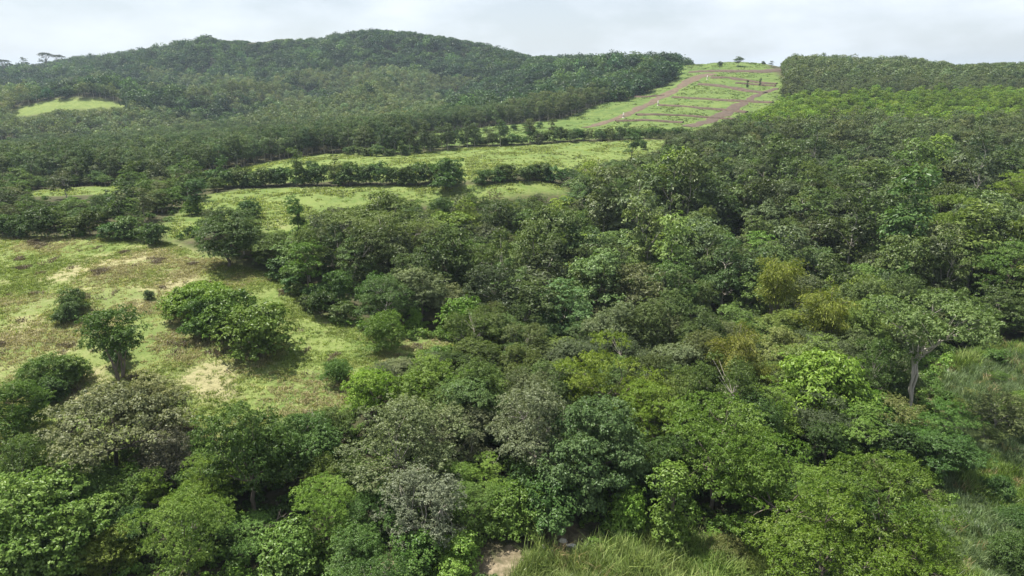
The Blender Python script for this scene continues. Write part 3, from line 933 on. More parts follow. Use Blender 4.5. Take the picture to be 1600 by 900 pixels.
hero('vine', 1285, 605, 160, (0.105, 0.195, 0.035), 'vine_mound', 'lime-green mound of trees smothered in vines', 'bush', phrase='the lime-green vine mound', var=1, hs=1.2)
hero('vine', 1210, 655, 100, (0.105, 0.21, 0.035), 'vine_mound', 'smaller light green vine thicket left of the lime-green mound', 'bush', var=2)
hero('vine', 1355, 640, 100, (0.085, 0.18, 0.04), 'vine_mound', 'green vine thicket right of the lime-green mound', 'bush', var=0)
hero('bamboo', 1215, 450, 72, YEL, 'bamboo_clump', 'tall yellow-green bamboo clump in the middle of the wood', 'bamboo', phrase='the tall yellow bamboo', hs=1.2)
hero('bamboo', 1290, 500, 80, (0.125, 0.170, 0.030), 'bamboo_clump', 'drooping yellow-green bamboo clump above the lime-green vine mound', 'bamboo', phrase='the drooping bamboo', var=1, hs=1.0)
hero('bamboo', 1150, 560, 80, (0.115, 0.15, 0.032), 'bamboo_clump', 'brownish bamboo clump left of the lime-green vine mound', 'bamboo', phrase='the brownish bamboo', var=0)
hero('bamboo', 1188, 590, 50, (0.12, 0.16, 0.03), 'bamboo_clump', 'small bamboo tuft beside the brownish bamboo clump', 'bamboo', var=1)
# pasture edge, middle
hero('round', 662, 598, 96, (0.080, 0.155, 0.028), 'broadleaf_tree', 'mid-green tree at the lower tip of the pasture', phrase='the tree at the pasture tip', var=0)
hero('round', 725, 610, 88, (0.075, 0.160, 0.028), 'broadleaf_tree', 'bright green tree right of the pasture tip above the dark gap', var=2)
hero('fine', 690, 632, 86, (0.085, 0.145, 0.04), 'broadleaf_tree', 'light green twiggy tree below the pasture tip', var=1)
hero('umbel', 572, 605, 95, (0.10, 0.195, 0.028), 'small_tree', 'small light green tree with a thin dark trunk at the pasture edge', var=0, hs=1.2)
hero('feather', 528, 580, 55, (0.050, 0.115, 0.025), 'bush', 'dark feathery bush left of the thin-trunked light green tree', 'bush', var=0)
hero('feather', 602, 512, 78, (0.072, 0.140, 0.028), 'bush', 'rounded feathery bush standing at the far end of the pasture', 'bush', phrase='the rounded feathery bush', var=1, hs=1.1)
hero('bush', 722, 492, 78, (0.070, 0.155, 0.028), 'bush', 'bright green bush at the wood edge right of the feathery bush', 'bush', var=1, hs=1.1)
hero('bush', 648, 497, 26, (0.10, 0.20, 0.035), 'bush', 'small light green sapling behind the rounded feathery bush', 'bush', var=3, hs=1.6)
# trees and bushes standing in the near pasture
hero('umbel', 173, 512, 112, (0.042, 0.098, 0.022), 'umbrella_tree', 'dark umbrella-shaped tree standing alone in the pasture', phrase='the umbrella tree in the pasture', var=1, hs=1.25)
hero('bush', 182, 552, 48, (0.036, 0.080, 0.022), 'bush', 'dark bush growing beneath the umbrella-shaped pasture tree', 'bush', var=3)
hero('bush', 112, 468, 46, (0.052, 0.105, 0.028), 'bush', 'small green bush behind the umbrella-shaped pasture tree', 'bush', var=0)
hero('bush', 104, 487, 40, (0.048, 0.095, 0.030), 'bush', 'lower of two small bushes behind the umbrella-shaped tree', 'bush', var=2)
hero('feather', 66, 582, 84, (0.055, 0.115, 0.026), 'bush', 'broad dark feathery bush near the left edge of the pasture', 'bush', var=0)
hero('bush', 75, 605, 62, (0.040, 0.088, 0.024), 'bush', 'dark bush just in front of the broad feathery bush', 'bush', var=1)
hero('bush', 108, 575, 60, (0.065, 0.125, 0.030), 'bush', 'light green bush right of the broad feathery bush', 'bush', var=2)
hero('round', 12, 635, 100, (0.050, 0.115, 0.022), 'broadleaf_tree', 'dark green tree cut off by the left edge beside the pasture', var=2)
hero('vine', 312, 468, 105, (0.085, 0.175, 0.030), 'bush', 'light green spreading bush at the back of the pasture clump', 'bush', phrase='the bush clump in the pasture', var=2, hs=0.9)
hero('bush', 362, 488, 95, (0.060, 0.125, 0.025), 'bush', 'mid-green bush in the middle of the pasture clump', 'bush', var=0, hs=1.0)
hero('bush', 400, 512, 112, (0.070, 0.130, 0.028), 'bush', 'big olive-green bush at the front of the pasture clump', 'bush', var=1, hs=1.0)
hero('bush', 318, 492, 72, (0.050, 0.112, 0.025), 'bush', 'dark green bush at the lower left of the pasture clump', 'bush', var=3)
hero('bush', 232, 460, 18, (0.040, 0.080, 0.028), 'bush', 'tiny dark round bush alone in the pasture', 'bush', var=0)
# hedge line along the top of the pasture and the gully head
hero('round', 352, 362, 104, (0.044, 0.086, 0.028), 'broadleaf_tree', 'big dark round tree at the top corner of the pasture', phrase='the pasture-corner tree', var=1, hs=0.85)
hero('bush', 390, 325, 40, (0.045, 0.10, 0.03), 'bush', 'dark bush behind the big round pasture-corner tree', 'bush', var=1)
hero('round', 422, 388, 66, (0.065, 0.115, 0.030), 'broadleaf_tree', 'small green tree right of the big dark round tree', var=2, hs=0.8)
hero('pillar', 466, 352, 27, (0.045, 0.105, 0.024), 'climber_tree', 'thin upright tree wrapped in climbers beside the dry soil patch', phrase='the thin climber-wrapped tree', var=1, hs=1.1)
hero('slim', 478, 405, 58, (0.060, 0.130, 0.026), 'broadleaf_tree', 'leafy green tree under the thin climber-wrapped tree', var=0, hs=0.8)
hero('open', 560, 360, 130, (0.085, 0.125, 0.040), 'open_tree', 'open-crowned tree with white forked trunks at the gully edge', phrase='the white-trunked gully tree', var=1, hs=0.95)
hero('open', 635, 365, 120, (0.080, 0.120, 0.035), 'open_tree', 'open olive tree right of the white-trunked gully tree', var=2, hs=0.9)
hero('layered_mid', 600, 335, 120, (0.080, 0.120, 0.038), 'layered_tree', 'flat olive tree crown behind the white-trunked gully tree', var=0, hs=1.0)
hero('bush', 522, 448, 58, (0.042, 0.095, 0.024), 'bush', 'dark bush at the pasture edge below the white-trunked tree', 'bush', var=2, hs=1.2)
hero('bush', 588, 458, 62, (0.045, 0.100, 0.026), 'bush', 'dark green bush along the gully edge above the feathery bush', 'bush', var=3, hs=1.2)
hero('bush', 650, 448, 66, (0.050, 0.112, 0.026), 'bush', 'deep green bush in the gully below the olive tree', 'bush', var=0, hs=1.2)
hero('broad', 712, 405, 95, (0.070, 0.140, 0.034), 'broadleaf_tree', 'bright green vine-clad tree in the gully right of the olive tree', phrase='the bright gully tree', var=2, hs=1.0)
hero('bush', 690, 330, 50, (0.045, 0.09, 0.026), 'bush', 'dark bush at the corner of the second pasture', 'bush', var=1, hs=1.3)
hero('bare', 773, 308, 36, (0.10, 0.10, 0.05), 'bare_shrub', 'brown nearly leafless shrub at the edge of the second pasture', 'shrub', var=0, hs=1.2)
hero('bare', 610, 305, 30, (0.07, 0.085, 0.04), 'bare_shrub', 'dull twiggy shrub in the second pasture above the gully trees', 'shrub', var=1)
hero('slim', 306, 296, 36, (0.050, 0.110, 0.040), 'small_tree', 'small slender-trunked tree at the end of the hedge', var=1, hs=0.8)
hero('bush', 300, 322, 34, (0.062, 0.13, 0.028), 'bush', 'green bush below the small slender-trunked tree', 'bush', var=0)
hero('slim', 988, 222, 30, (0.050, 0.105, 0.036), 'small_tree', 'thin twin-stemmed tree standing in the third pasture', var=2, hs=1.0)
hero('bush', 1006, 226, 12, (0.045, 0.09, 0.03), 'bush', 'tiny bush beside the thin tree in the third pasture', 'bush', var=1, hs=1.5)
hero('bush', 486, 258, 18, (0.04, 0.085, 0.03), 'bush', 'small dark bush alone in the third pasture near the hedge', 'bush', var=2)
hero('bush', 1125, 99.5, 9, (0.04, 0.08, 0.03), 'bush', 'small dark bush on the left of the bare hilltop', 'bush', var=0)
hero('layered_mid', 1154, 93.5, 17, (0.05, 0.09, 0.03), 'small_tree', 'low spreading tree on the crest of the bare hilltop', var=0)
hero('bush', 1193, 98, 7, (0.05, 0.09, 0.03), 'bush', 'tiny pale bush right of the hilltop tree', 'bush', var=2)
hero('slim', 1206, 98, 8, (0.04, 0.08, 0.03), 'small_tree', 'little upright tree at the right end of the bare hilltop', var=0, hs=0.6)
hero('pillar', 1168, 131, 4, (0.04, 0.075, 0.03), 'sapling', 'slim dark sapling on the terraced slope', 'tree', var=0)
hero('pillar', 1188, 128, 4, (0.04, 0.075, 0.03), 'sapling', 'second slim dark sapling on the terraced slope, farther right', 'tree', var=1)
hero('bush', 1131, 193, 13, (0.035, 0.075, 0.025), 'bush', 'dark bush at the foot of the second track', 'bush', var=2, hs=1.2)
# umbrella trees on the skyline
def skyline(u, v, Y, var, label, W=None):
    d = ray(u, v); q = CAM + d * (Y / d[1])
    h = q[2] - gz(q[0], q[1])
    s = h / 14.5
    w = (W * Y / FOC / 17.0 if W else s) / s
    r = put('umbrella', q[0], q[1], s * w, 1 / w, (0.05, 0.065, 0.045), 'skyline_tree', label, 'tree', var=var)
    PLACED.append((q[0], q[1], 6, h, Y, u, v, 10, None))


skyline(70, 87, 1070, 0, 'flat-topped tree on the skyline, left of a touching pair', 22)
skyline(90, 90, 1070, 1, 'flat-topped tree on the skyline, right of a touching pair', 19)
skyline(5, 98, 1010, 1, 'flat-topped skyline tree at the left edge', 22)
hero('slim_mid', 39, 98, 11, (0.045, 0.07, 0.04), 'skyline_tree', 'round dark tree on the skyline left of the flat-topped pair', var=0)
hero('slim_mid', 69, 100, 12, (0.045, 0.07, 0.04), 'skyline_tree', 'round dark tree on the skyline beneath the flat-topped pair', var=1)
# right edge of the wood
hero('layered', 1578, 300, 90, (0.105, 0.18, 0.028), 'layered_tree', 'yellow-green tree cut by the right edge of the picture', phrase='the right-edge yellow-green tree', var=3, hs=1.2)
hero('layered', 1480, 355, 130, (0.085, 0.150, 0.030), 'layered_tree', 'tall light green tiered tree high in the right of the wood', phrase='the tall tiered tree', var=1, hs=1.4)
hero('layered', 1570, 420, 120, (0.070, 0.145, 0.035), 'layered_tree', 'green tiered tree at the right edge below the yellow-green one', var=0, hs=1.3)
hero('broad', 1400, 400, 100, (0.085, 0.145, 0.045), 'broadleaf_tree', 'pale green large-leaved tree left of the tall tiered tree', phrase='the pale large-leaved tree', var=0)
hero('broad', 1350, 440, 80, (0.095, 0.175, 0.045), 'broadleaf_tree', 'bright large-leaved tree above the drooping bamboo', var=1)
hero('broad', 850, 385, 80, (0.085, 0.165, 0.03), 'broadleaf_tree', 'bright green tree among the darker gully trees', phrase='the bright gully-wood tree', var=1)
hero('bush', 700, 272, 60, (0.05, 0.105, 0.03), 'bush', 'rounded bush in the hedge between second and third pastures', 'bush', var=3)

# ------------------------------------------------------------------ hedgerows: every bush by itself
ORD = ['first', 'second', 'third', 'fourth', 'fifth', 'sixth', 'seventh', 'eighth', 'ninth', 'tenth', 'eleventh', 'twelfth', 'thirteenth', 'fourteenth', 'fifteenth', 'sixteenth', 'seventeenth', 'eighteenth',
       'nineteenth', 'twentieth']


def ordinal(i):
    if i < 20:
        return ORD[i]
    tens, r = divmod(i + 1, 10)
    t = {2: 'twenty', 3: 'thirty', 4: 'forty', 5: 'fifty', 6: 'sixty', 7: 'seventy', 8: 'eighty', 9: 'ninety'}[tens]
    return (t + '-' + ORD[r - 1]) if r else t.replace('y', 'ieth')


def hedge(line, spacing, wlo, whi, group, where, seed, hs=(0.7, 1.0), tall=0.06, gaps=()):
    rng = random.Random(seed)
    P = np.array([hit(u, v)[:2] for u, v in line])
    s = np.concatenate([[0], np.cumsum(np.hypot(*np.diff(P, axis=0).T))])
    d, i = 0.0, 0
    while d < s[-1]:
        x = np.interp(d, s, P[:, 0]) + rng.uniform(-1.0, 1.0)
        y = np.interp(d, s, P[:, 1]) + rng.uniform(-1.4, 1.4)
        frac = d / s[-1]
        W = rng.uniform(wlo, whi)
        d += spacing * W / ((wlo + whi) / 2)
        if any(a < frac < b for a, b in gaps):
            continue
        b = rng.uniform(0.8, 1.25)
        tint = (0.044 * b * rng.uniform(0.85, 1.25), 0.090 * b, 0.027 * b)
        kind = 'slim_mid' if rng.random() < tall else 'bush_mid'
        sc_ = W / PROTO[kind][0].W if kind == 'bush_mid' else W / 7.0
        put(kind, x, y, sc_, rng.uniform(*hs), tint, 'hedge_bush', '%s hedge bush from the left in %s' % (ordinal(i), where), 'bush', group, parts=('stem', 'foliage'))
        z = gz(x, y)
        u, v, dep = project(np.array([x]), np.array([y]), np.array([z + 2.2 * sc_]))
        PLACED.append((x, y, W / 2, 2.2, float(dep[0]), float(u[0]), float(v[0]), W / 2 * FOC / float(dep[0]), None))
        i += 1


hedge([(318, 293), (400, 291), (520, 290), (640, 288), (760, 288), (885, 288)], 2.7, 5.2, 7.4, 'hedge between the second and third pastures', 'the hedge above the second pasture', 5, hs=(0.85, 1.2), gaps=((0.71, 0.75),))
hedge([(540, 242), (600, 245), (660, 240)], 4.0, 3.6, 6.0, 'low hedge at the left of the third pasture', 'the low hedge left of the third pasture', 6)
hedge([(600, 236), (720, 228), (850, 223), (960, 219), (1075, 213)], 3.0, 4.6, 6.8, 'hedge between the third pasture and the terraced hill', 'the hedge below the terraced hill', 7, hs=(0.75, 1.1), gaps=((0.60, 0.62),))
hedge([(0, 371), (90, 370), (180, 372), (270, 380)], 4.2, 4.6, 7.2, 'hedge along the top of the near pasture', 'the hedge topping the near pasture', 8, hs=(0.8, 1.2), tall=0.05)
hedge([(700, 214), (760, 207), (850, 200)], 7.0, 3.2, 5.5, 'scattered bushes on the upper strip of grass', 'the scatter above the third pasture hedge', 9)
hedge([(440, 436), (470, 470), (500, 495), (545, 503)], 3.4, 3.6, 6.0, 'dark bushes along the gully side of the pasture', 'the row along the gully side of the pasture', 12, hs=(0.8, 1.2), tall=0)

# ------------------------------------------------------------------ the woods
rs = np.random.RandomState(5)


def jgrid(x0, x1, y0, y1, sp):
    xs, ys = np.arange(x0, x1, sp), np.arange(y0, y1, sp * 0.87)
    X, Y = np.meshgrid(xs, ys)
    X = X + (np.arange(len(ys)) % 2)[:, None] * sp / 2
    X = X + rs.uniform(-0.38, 0.38, X.shape) * sp
    Y = Y + rs.uniform(-0.38, 0.38, Y.shape) * sp
    return X.ravel(), Y.ravel()


def clear_of_fields(x, y, m_near=1.0, m_far=0.0):
    ok = np.ones(len(x), bool)
    for nm, p in FIELDS.items():
        d = poly_dist(x, y, p)
        s = np.where(in_poly(x, y, p), d, -d)
        lim = -(m_near if nm in ('near', 'cane', 'second') else m_far)
        ok &= s < lim
    return ok


def in_view(x, y, mu=170, below=1250):
    u, v, d = project(x, y, ground(x, y) + 6)
    return (u > -mu) & (u < 1600 + mu) & (v < below) & (d > 30)


_pl = np.array([p[:8] for p in PLACED], float)


def clear_of_placed(x, y, f=0.75, r=2.2):
    ok = np.ones(len(x), bool)
    for p in _pl:
        ok &= np.hypot(x - p[0], y - p[1]) > f * min(p[2], 5.0) + r * 0.5
    return ok


ZONES = {  # picture regions with the look of their trees
    'bright': [(1150, 196), (1190, 158), (1225, 146), (1320, 142), (1800, 134), (1800, 186), (1500, 182), (1300, 184)],
    'ridge': [(-200, 150), (60, 140), (180, 100), (300, 118), (420, 120), (560, 100), (700, 118), (830, 125), (830, 60), (560, 20), (300, 30), (-200, 80)],
    'wood': [(650, 210), (720, 150), (800, 85), (960, 70), (1095, 80), (1095, 110), (1000, 160), (900, 195), (760, 212)],
}


def tint_array(n, base, spread=0.24, hue=0.06):
    b = np.exp(np.clip(rs.normal(0, spread, n), -0.45, 0.36))[:, None]
    h = rs.normal(0, hue, n)[:, None]
    t = np.array(base)[None] * b * np.concatenate([1 + h, np.ones((n, 1)), 1 - 0.5 * h], 1)
    return np.clip(t, 0.01, 0.4)


TREES = []   # rows: x, y, kind, W, hs, tint(3), lod


def grow(x, y, kinds, weights, wlo, whi, base_mix, hs=(0.85, 1.2), tag='wood', mix_w=None, spread=0.22):
    n = len(x)
    ks = rs.choice(len(kinds), n, p=np.array(weights) / sum(weights))
    bi = rs.choice(len(base_mix), n, p=None if mix_w is None else np.array(mix_w) / sum(mix_w))
    # neighbouring trees tend to be of one kind
    T = np.zeros((n, 3))
    for k, b in enumerate(base_mix):
        m = bi == k
        T[m] = tint_array(int(m.sum()), b, spread)
    T *= (0.72 + 0.56 * fbm(x / 38, y / 38, 91))[:, None]                  # stands of one age
    W = rs.uniform(wlo, whi, n); H = rs.uniform(hs[0], hs[1], n)
    if tag == 'wood':
        big = 0.72 + 0.6 * fbm(x / 16, y / 16, 71)
        W, H = W * big, H * (0.75 + 0.5 * vnoise(x / 11, y / 11, 73))
    hn = np.array([PROTO[kinds[k]][0].H / PROTO[kinds[k]][0].W for k in ks]) if n else np.zeros(0)
    z = ground(x, y)
    bad = closes_view(x, y, z, hn * W * H, W) if n else np.zeros(0, bool)
    for f in (0.8, 0.75, 0.7):
        if bad.any():
            W[bad] *= f
            H[bad] *= 0.92
            bad = closes_view(x, y, z, hn * W * H, W)
    for i in np.nonzero(~bad)[0]:
        TREES.append((x[i], y[i], kinds[ks[i]], W[i], H[i], T[i], tag))


# near wood (valley floor, gully, front row)
x, y = jgrid(-130, 130, 38, 112, 4.9)
m = clear_of_fields(x, y, 2.4) & in_view(x, y) & clear_of_placed(x, y, 0.55, 2.4)
x, y = x[m], y[m]
u_, v_, _d = project(x, y, ground(x, y) + 6)
m = ~((u_ > 1180) & (v_ > 560) & (rs.rand(len(x)) < 0.55)) & ~((v_ > 800) & (rs.rand(len(x)) < 0.6)) & ~((u_ > 780) & (u_ < 1100) & (v_ > 780))
x, y, v_ = x[m], y[m], v_[m]
lo = v_ > 640
grow(x[~lo], y[~lo], ['round', 'fine', 'broad', 'layered'], [4, 4, 2.5, 1.2], 4.8, 9.6, [(0.060, 0.106, 0.034), (0.084, 0.116, 0.053), (0.075, 0.13, 0.034), (0.085, 0.122, 0.040)], (0.75, 1.25), mix_w=[3, 2.6, 2.6, 2], spread=0.28)
grow(x[lo], y[lo], ['round', 'layered', 'bush', 'fine'], [3, 3, 3, 1], 4.5, 7.0, [(0.055, 0.115, 0.028), (0.08, 0.15, 0.03), (0.045, 0.095, 0.026)], (0.8, 1.1))
x, y = jgrid(10, 100, 44, 104, 6.5)
m = in_poly(x, y, FIELDS['cane']) & in_view(x, y) & clear_of_placed(x, y, 0.5, 2.0)
x, y = x[m], y[m]
u_, v_, _d = project(x, y, ground(x, y) + 2)
m = (rs.rand(len(x)) < np.where(v_ < 720, 0.75, 0.5)) & (u_ > 1040)
grow(x[m], y[m], ['bush', 'feather', 'vine', 'layered'], [4, 2, 1.2, 1.5], 2.4, 5.4, [(0.075, 0.15, 0.032), (0.10, 0.135, 0.045), (0.055, 0.115, 0.03)], (0.7, 1.1))
# valley side on the right and the gully head
x, y = jgrid(-75, 330, 112, 262, 5.9)
m = clear_of_fields(x, y, 2.2, 1.5) & in_view(x, y) & clear_of_placed(x, y, 0.8, 3.0) & (y < 262 + 0 * x) & ((x > -62) | (y < 150))
x, y = x[m], y[m]
gap = (vnoise(x / 8.5, y / 8.5, 63) < 0.17) & (y < 215)               # openings between the crowns
x, y = x[~gap], y[~gap]
far_r = sstep(195, 245, y) > rs.rand(len(x))
grow(x[~far_r], y[~far_r], ['round_mid', 'fine_mid', 'layered_mid', 'slim_mid'], [5, 5, 1.1, 1.5], 5.0, 11.6, [(0.062, 0.104, 0.036), (0.078, 0.110, 0.050), (0.074, 0.126, 0.036), (0.100, 0.165, 0.034)], (0.7, 1.3), mix_w=[4, 3.2, 3, 1.2], spread=0.28)
grow(x[far_r], y[far_r], ['fine_mid', 'slim_mid', 'round_mid'], [5, 4, 2], 4.6, 8.0, [(0.070, 0.108, 0.044), (0.078, 0.114, 0.050), (0.062, 0.100, 0.040)], (0.85, 1.25), spread=0.18)
# belt left of the second pasture
x, y = jgrid(-210, -70, 140, 236, 5.2)
m = clear_of_fields(x, y, 3.0, 1.0) & in_view(x, y) & clear_of_placed(x, y, 0.8, 3.0)
x, y = x[m], y[m]
grow(x, y, ['round_mid', 'fine_mid', 'bush_mid', 'slim_mid', 'layered_mid'], [4, 3, 3, 1.5, 1], 4.0, 7.0, [(0.052, 0.098, 0.030), (0.072, 0.098, 0.042), (0.066, 0.125, 0.030)], (0.6, 0.92), tag='belt')


def cull_below(x, y, extra=8.0):
    """leave out far trees that the land in front hides altogether"""
    z = ground(x, y) + extra
    dz = z - CAM[2]
    vis = np.ones(len(x), bool)
    for t in np.linspace(0.25, 0.985, 45):
        vis &= (CAM[2] + dz * t) > ground(x * t, y * t) - 2.0
    return vis


# plantation of slim trees: left hills and right shoulder
def far_trees(x0, x1, y0, y1, sp):
    x, y = jgrid(x0, x1, y0, y1, sp)
    m = in_view(x, y, 90) & clear_of_fields(x, y, 1.0, -0.5 if y0 < 320 else -1.5)
    x, y = x[m], y[m]
    m = cull_below(x, y) & clear_of_placed(x, y, 0.7, 2.0)
    x, y = x[m], y[m]
    u, v, d = project(x, y, ground(x, y) + 9)
    return x, y, u, v


x, y, u, v = far_trees(-330, 0, 232, 480, 4.4)
grow(x, y, ['slim_mid'], [1], 4.4, 6.0, [(0.058, 0.098, 0.040), (0.066, 0.104, 0.046), (0.054, 0.092, 0.038)], (0.95, 1.2), tag='plantation', spread=0.15)
x, y, u, v = far_trees(0, 420, 262, 480, 4.6)
m = u > 640
x, y, u, v = x[m], y[m], u[m], v[m]
br = in_poly(u, v, ZONES['bright'])
grow(x[br], y[br], ['slim_mid', 'round_mid'], [3, 1], 4.6, 6.4, [(0.096, 0.180, 0.028), (0.084, 0.160, 0.028)], (0.8, 1.05), tag='shoulder', spread=0.15)
grow(x[~br], y[~br], ['slim_mid', 'fine_mid'], [3, 2], 4.8, 6.6, [(0.070, 0.106, 0.042), (0.074, 0.104, 0.046)], (0.9, 1.15), tag='shoulder', spread=0.13)
x, y, u, v = far_trees(-760, 760, 480, 1330, 6.0)
rid = in_poly(u, v, ZONES['ridge']) & (y > 800)
wd = in_poly(u, v, ZONES['wood'])
rgt = u > 1200
patch = fbm(x / 45, y / 45, 31) > 0.54
nat = rid | wd | ((~rgt) & patch & (y > 560))
thin = nat & (rs.rand(len(x)) < 0.5)
x, y, u, v, rid, wd, rgt, nat = [a[~thin] for a in (x, y, u, v, rid, wd, rgt, nat)]
brr = rgt & in_poly(u, v, ZONES['bright'])
pl = ~nat & ~rgt
grow(x[pl], y[pl], ['far_slim'], [1], 5.6, 7.6, [(0.084, 0.130, 0.058), (0.090, 0.132, 0.062), (0.098, 0.134, 0.054)], (0.85, 1.15), tag='far', spread=0.14)
grow(x[nat], y[nat], ['far_round'], [1], 7.5, 16.0, [(0.034, 0.068, 0.030), (0.050, 0.100, 0.034), (0.028, 0.056, 0.028)], (0.6, 1.2), tag='far', spread=0.3)
grow(x[brr], y[brr], ['far_slim'], [1], 5.6, 7.6, [(0.092, 0.172, 0.030)], (0.8, 1.0), tag='far', spread=0.15)
m = rgt & ~brr
grow(x[m], y[m], ['far_slim', 'far_round'], [5, 1], 5.6, 8.0, [(0.066, 0.102, 0.040), (0.072, 0.106, 0.044)], (0.9, 1.1), tag='far', spread=0.14)

# which trees show most (a coarse depth buffer of crown discs)
NT = len(TREES)
tx = np.array([t[0] for t in TREES]); ty = np.array([t[1] for t in TREES]); tw = np.array([t[3] for t in TREES]); th = np.array([t[4] for t in TREES])
tz = ground(tx, ty)
tu, tv, td = project(tx, ty, tz + 6.0 * np.minimum(tw / 8, 1.1))
tr = tw / 2 * FOC / td
buf = np.full((225, 400), -1, int)
zb = np.full((225, 400), 1e9)
_all = [(tu[i], tv[i], tr[i], td[i], i) for i in range(NT)] + [(p[5], p[6], p[7], p[4], -2) for p in PLACED]
_all.sort(key=lambda a: -a[3])
for (u, v, r, d, i) in _all:
    a0, a1, b0, b1 = int((u - r) / 4), int((u + r) / 4) + 1, int((v - r) / 4), int((v + r) / 4) + 1
    if a1 < 0 or b1 < 0 or a0 >= 400 or b0 >= 225:
        continue
    buf[max(b0, 0):b1, max(a0, 0):a1] = i
cnt = np.bincount(buf[buf >= 0], minlength=NT)
near_tags = np.array([t[6] in ('wood', 'belt') for t in TREES])
plant_tags = np.array([t[6] in ('plantation', 'shoulder') for t in TREES])
single = set()
for mask, n in ((near_tags, 300), (plant_tags, 230)):
    idx = np.nonzero(mask & (cnt >= 2))[0]
    single |= set(idx[np.argsort(-cnt[idx])][:n].tolist())

LAND = [(p[5], p[6], p[8]) for p in PLACED if p[8]] + [
    (60, 300, 'the small corner pasture'), (300, 240, 'the rubber plantation front'), (500, 215, 'the plantation corner'), (1100, 205, 'the foot of the second track'),
    (1050, 240, 'the end of the third pasture'), (1300, 160, 'the bright green shoulder'), (1500, 165, 'the far bright shoulder'), (1300, 215, 'the grey-green slope'),
    (1500, 230, 'the upper right slope'), (150, 340, 'the near pasture hedge'), (900, 290, 'the end of the second pasture'), (1150, 330, 'the middle of the wooded slope'), (150, 240, 'the left end of the plantation'),
    (1000, 400, 'the darkest gully wood'), (1280, 330, 'the upper part of the wooded slope'), (420, 235, 'the plantation above the hedge')]
SECT = ['right of', 'up and right of', 'above', 'up and left of', 'left of', 'down and left of', 'below', 'down and right of']
rows = {}
for i in single:
    d2 = [(math.hypot(tu[i] - a, tv[i] - b), k) for k, (a, b, _) in enumerate(LAND)]
    dist, k = min(d2)
    a = math.degrees(math.atan2(LAND[k][1] - tv[i], tu[i] - LAND[k][0])) % 360
    rows.setdefault((k, int(((a + 22.5) % 360) // 45)), []).append((dist, i))
LABEL = {}
for (k, s), lst in rows.items():
    lst.sort()
    for q, (_, i) in enumerate(lst):
        t = TREES[i][5]
        lum = t[0] * 0.3 + t[1] * 0.6 + t[2] * 0.1
        hue = 'grey-green' if t[2] > 0.42 * t[1] and t[0] > 0.7 * t[1] else ('bright green' if lum > 0.105 else ('dark green' if lum < 0.068 else 'mid-green'))
        LABEL[i] = '%s %s, %s %s %s' % (hue, 'plantation tree' if TREES[i][6] in ('plantation', 'shoulder') else 'woodland tree', ordinal(q), SECT[s], LAND[k][2])
GROUPS = {'wood': 'trees of the wood in the valley', 'belt': 'trees of the belt above the near pasture', 'plantation': 'front trees of the plantation below the ridge', 'shoulder': 'trees of the plantation on the right shoulder'}
for i in sorted(single):
    X, Y, kind, W, H, T, tag = TREES[i]
    name = 'plantation_tree' if tag in ('plantation', 'shoulder') else 'woodland_tree'
    bushy = kind.startswith('bush')
    put(kind, X, Y, W / PROTO[kind][0].W, H, T, name, LABEL[i], 'tree', GROUPS[tag])

# ------------------------------------------------------------------ masses: one object of points each, grown with geometry nodes
def scatter_nodes(name, collection):
    ng = bpy.data.node_groups.new(name, 'GeometryNodeTree')
    ng.interface.new_socket('Geometry', in_out='INPUT', socket_type='NodeSocketGeometry')
    ng.interface.new_socket('Geometry', in_out='OUTPUT', socket_type='NodeSocketGeometry')
    n, l = ng.nodes, ng.links
    gi, go = n.new('NodeGroupInput'), n.new('NodeGroupOutput')
    ci = n.new('GeometryNodeCollectionInfo'); ci.inputs['Collection'].default_value = collection
    ci.inputs['Separate Children'].default_value = True; ci.inputs['Reset Children'].default_value = True
    ip = n.new('GeometryNodeInstanceOnPoints'); ip.inputs['Pick Instance'].default_value = True

    def na(nm, typ):
        a = n.new('GeometryNodeInputNamedAttribute'); a.data_type = typ; a.inputs['Name'].default_value = nm
        return a.outputs['Attribute']
    l.new(gi.outputs[0], ip.inputs['Points']); l.new(ci.outputs[0], ip.inputs['Instance'])
    l.new(na('idx', 'INT'), ip.inputs['Instance Index']); l.new(na('rot', 'FLOAT_VECTOR'), ip.inputs['Rotation']); l.new(na('scl', 'FLOAT_VECTOR'), ip.inputs['Scale'])
    l.new(ip.outputs[0], go.inputs[0])
    return ng


def mass(name, protos, P, idx, rotz, scl, tint, label, category, tilt=0.0):
    c = bpy.data.collections.new(name + '_kinds')
    for k, me in enumerate(protos):
        o = bpy.data.objects.new('%s_kind_%02d' % (name, k), me)
        c.objects.link(o)
    n = len(P)
    me = bpy.data.meshes.new(name)
    me.vertices.add(n); me.vertices.foreach_set('co', np.ascontiguousarray(P, np.float32).ravel())
    a = me.attributes.new('idx', 'INT', 'POINT'); a.data.foreach_set('value', np.ascontiguousarray(idx, np.int32))
    R = np.zeros((n, 3), np.float32); R[:, 2] = rotz
    if tilt:
        R[:, :2] = rs.normal(0, tilt, (n, 2))
    a = me.attributes.new('rot', 'FLOAT_VECTOR', 'POINT'); a.data.foreach_set('vector', R.ravel())
    a = me.attributes.new('scl', 'FLOAT_VECTOR', 'POINT'); a.data.foreach_set('vector', np.ascontiguousarray(scl, np.float32).ravel())
    a = me.attributes.new('tint', 'FLOAT_COLOR', 'POINT'); a.data.foreach_set('color', np.concatenate([tint, np.ones((n, 1))], 1).astype(np.float32).ravel())
    me.update()
    o = add_obj(name, me, kind='stuff', label=label, category=category)
    md = o.modifiers.new('grow', 'NODES'); md.node_group = scatter_nodes(name + '_nodes', c)
    return o


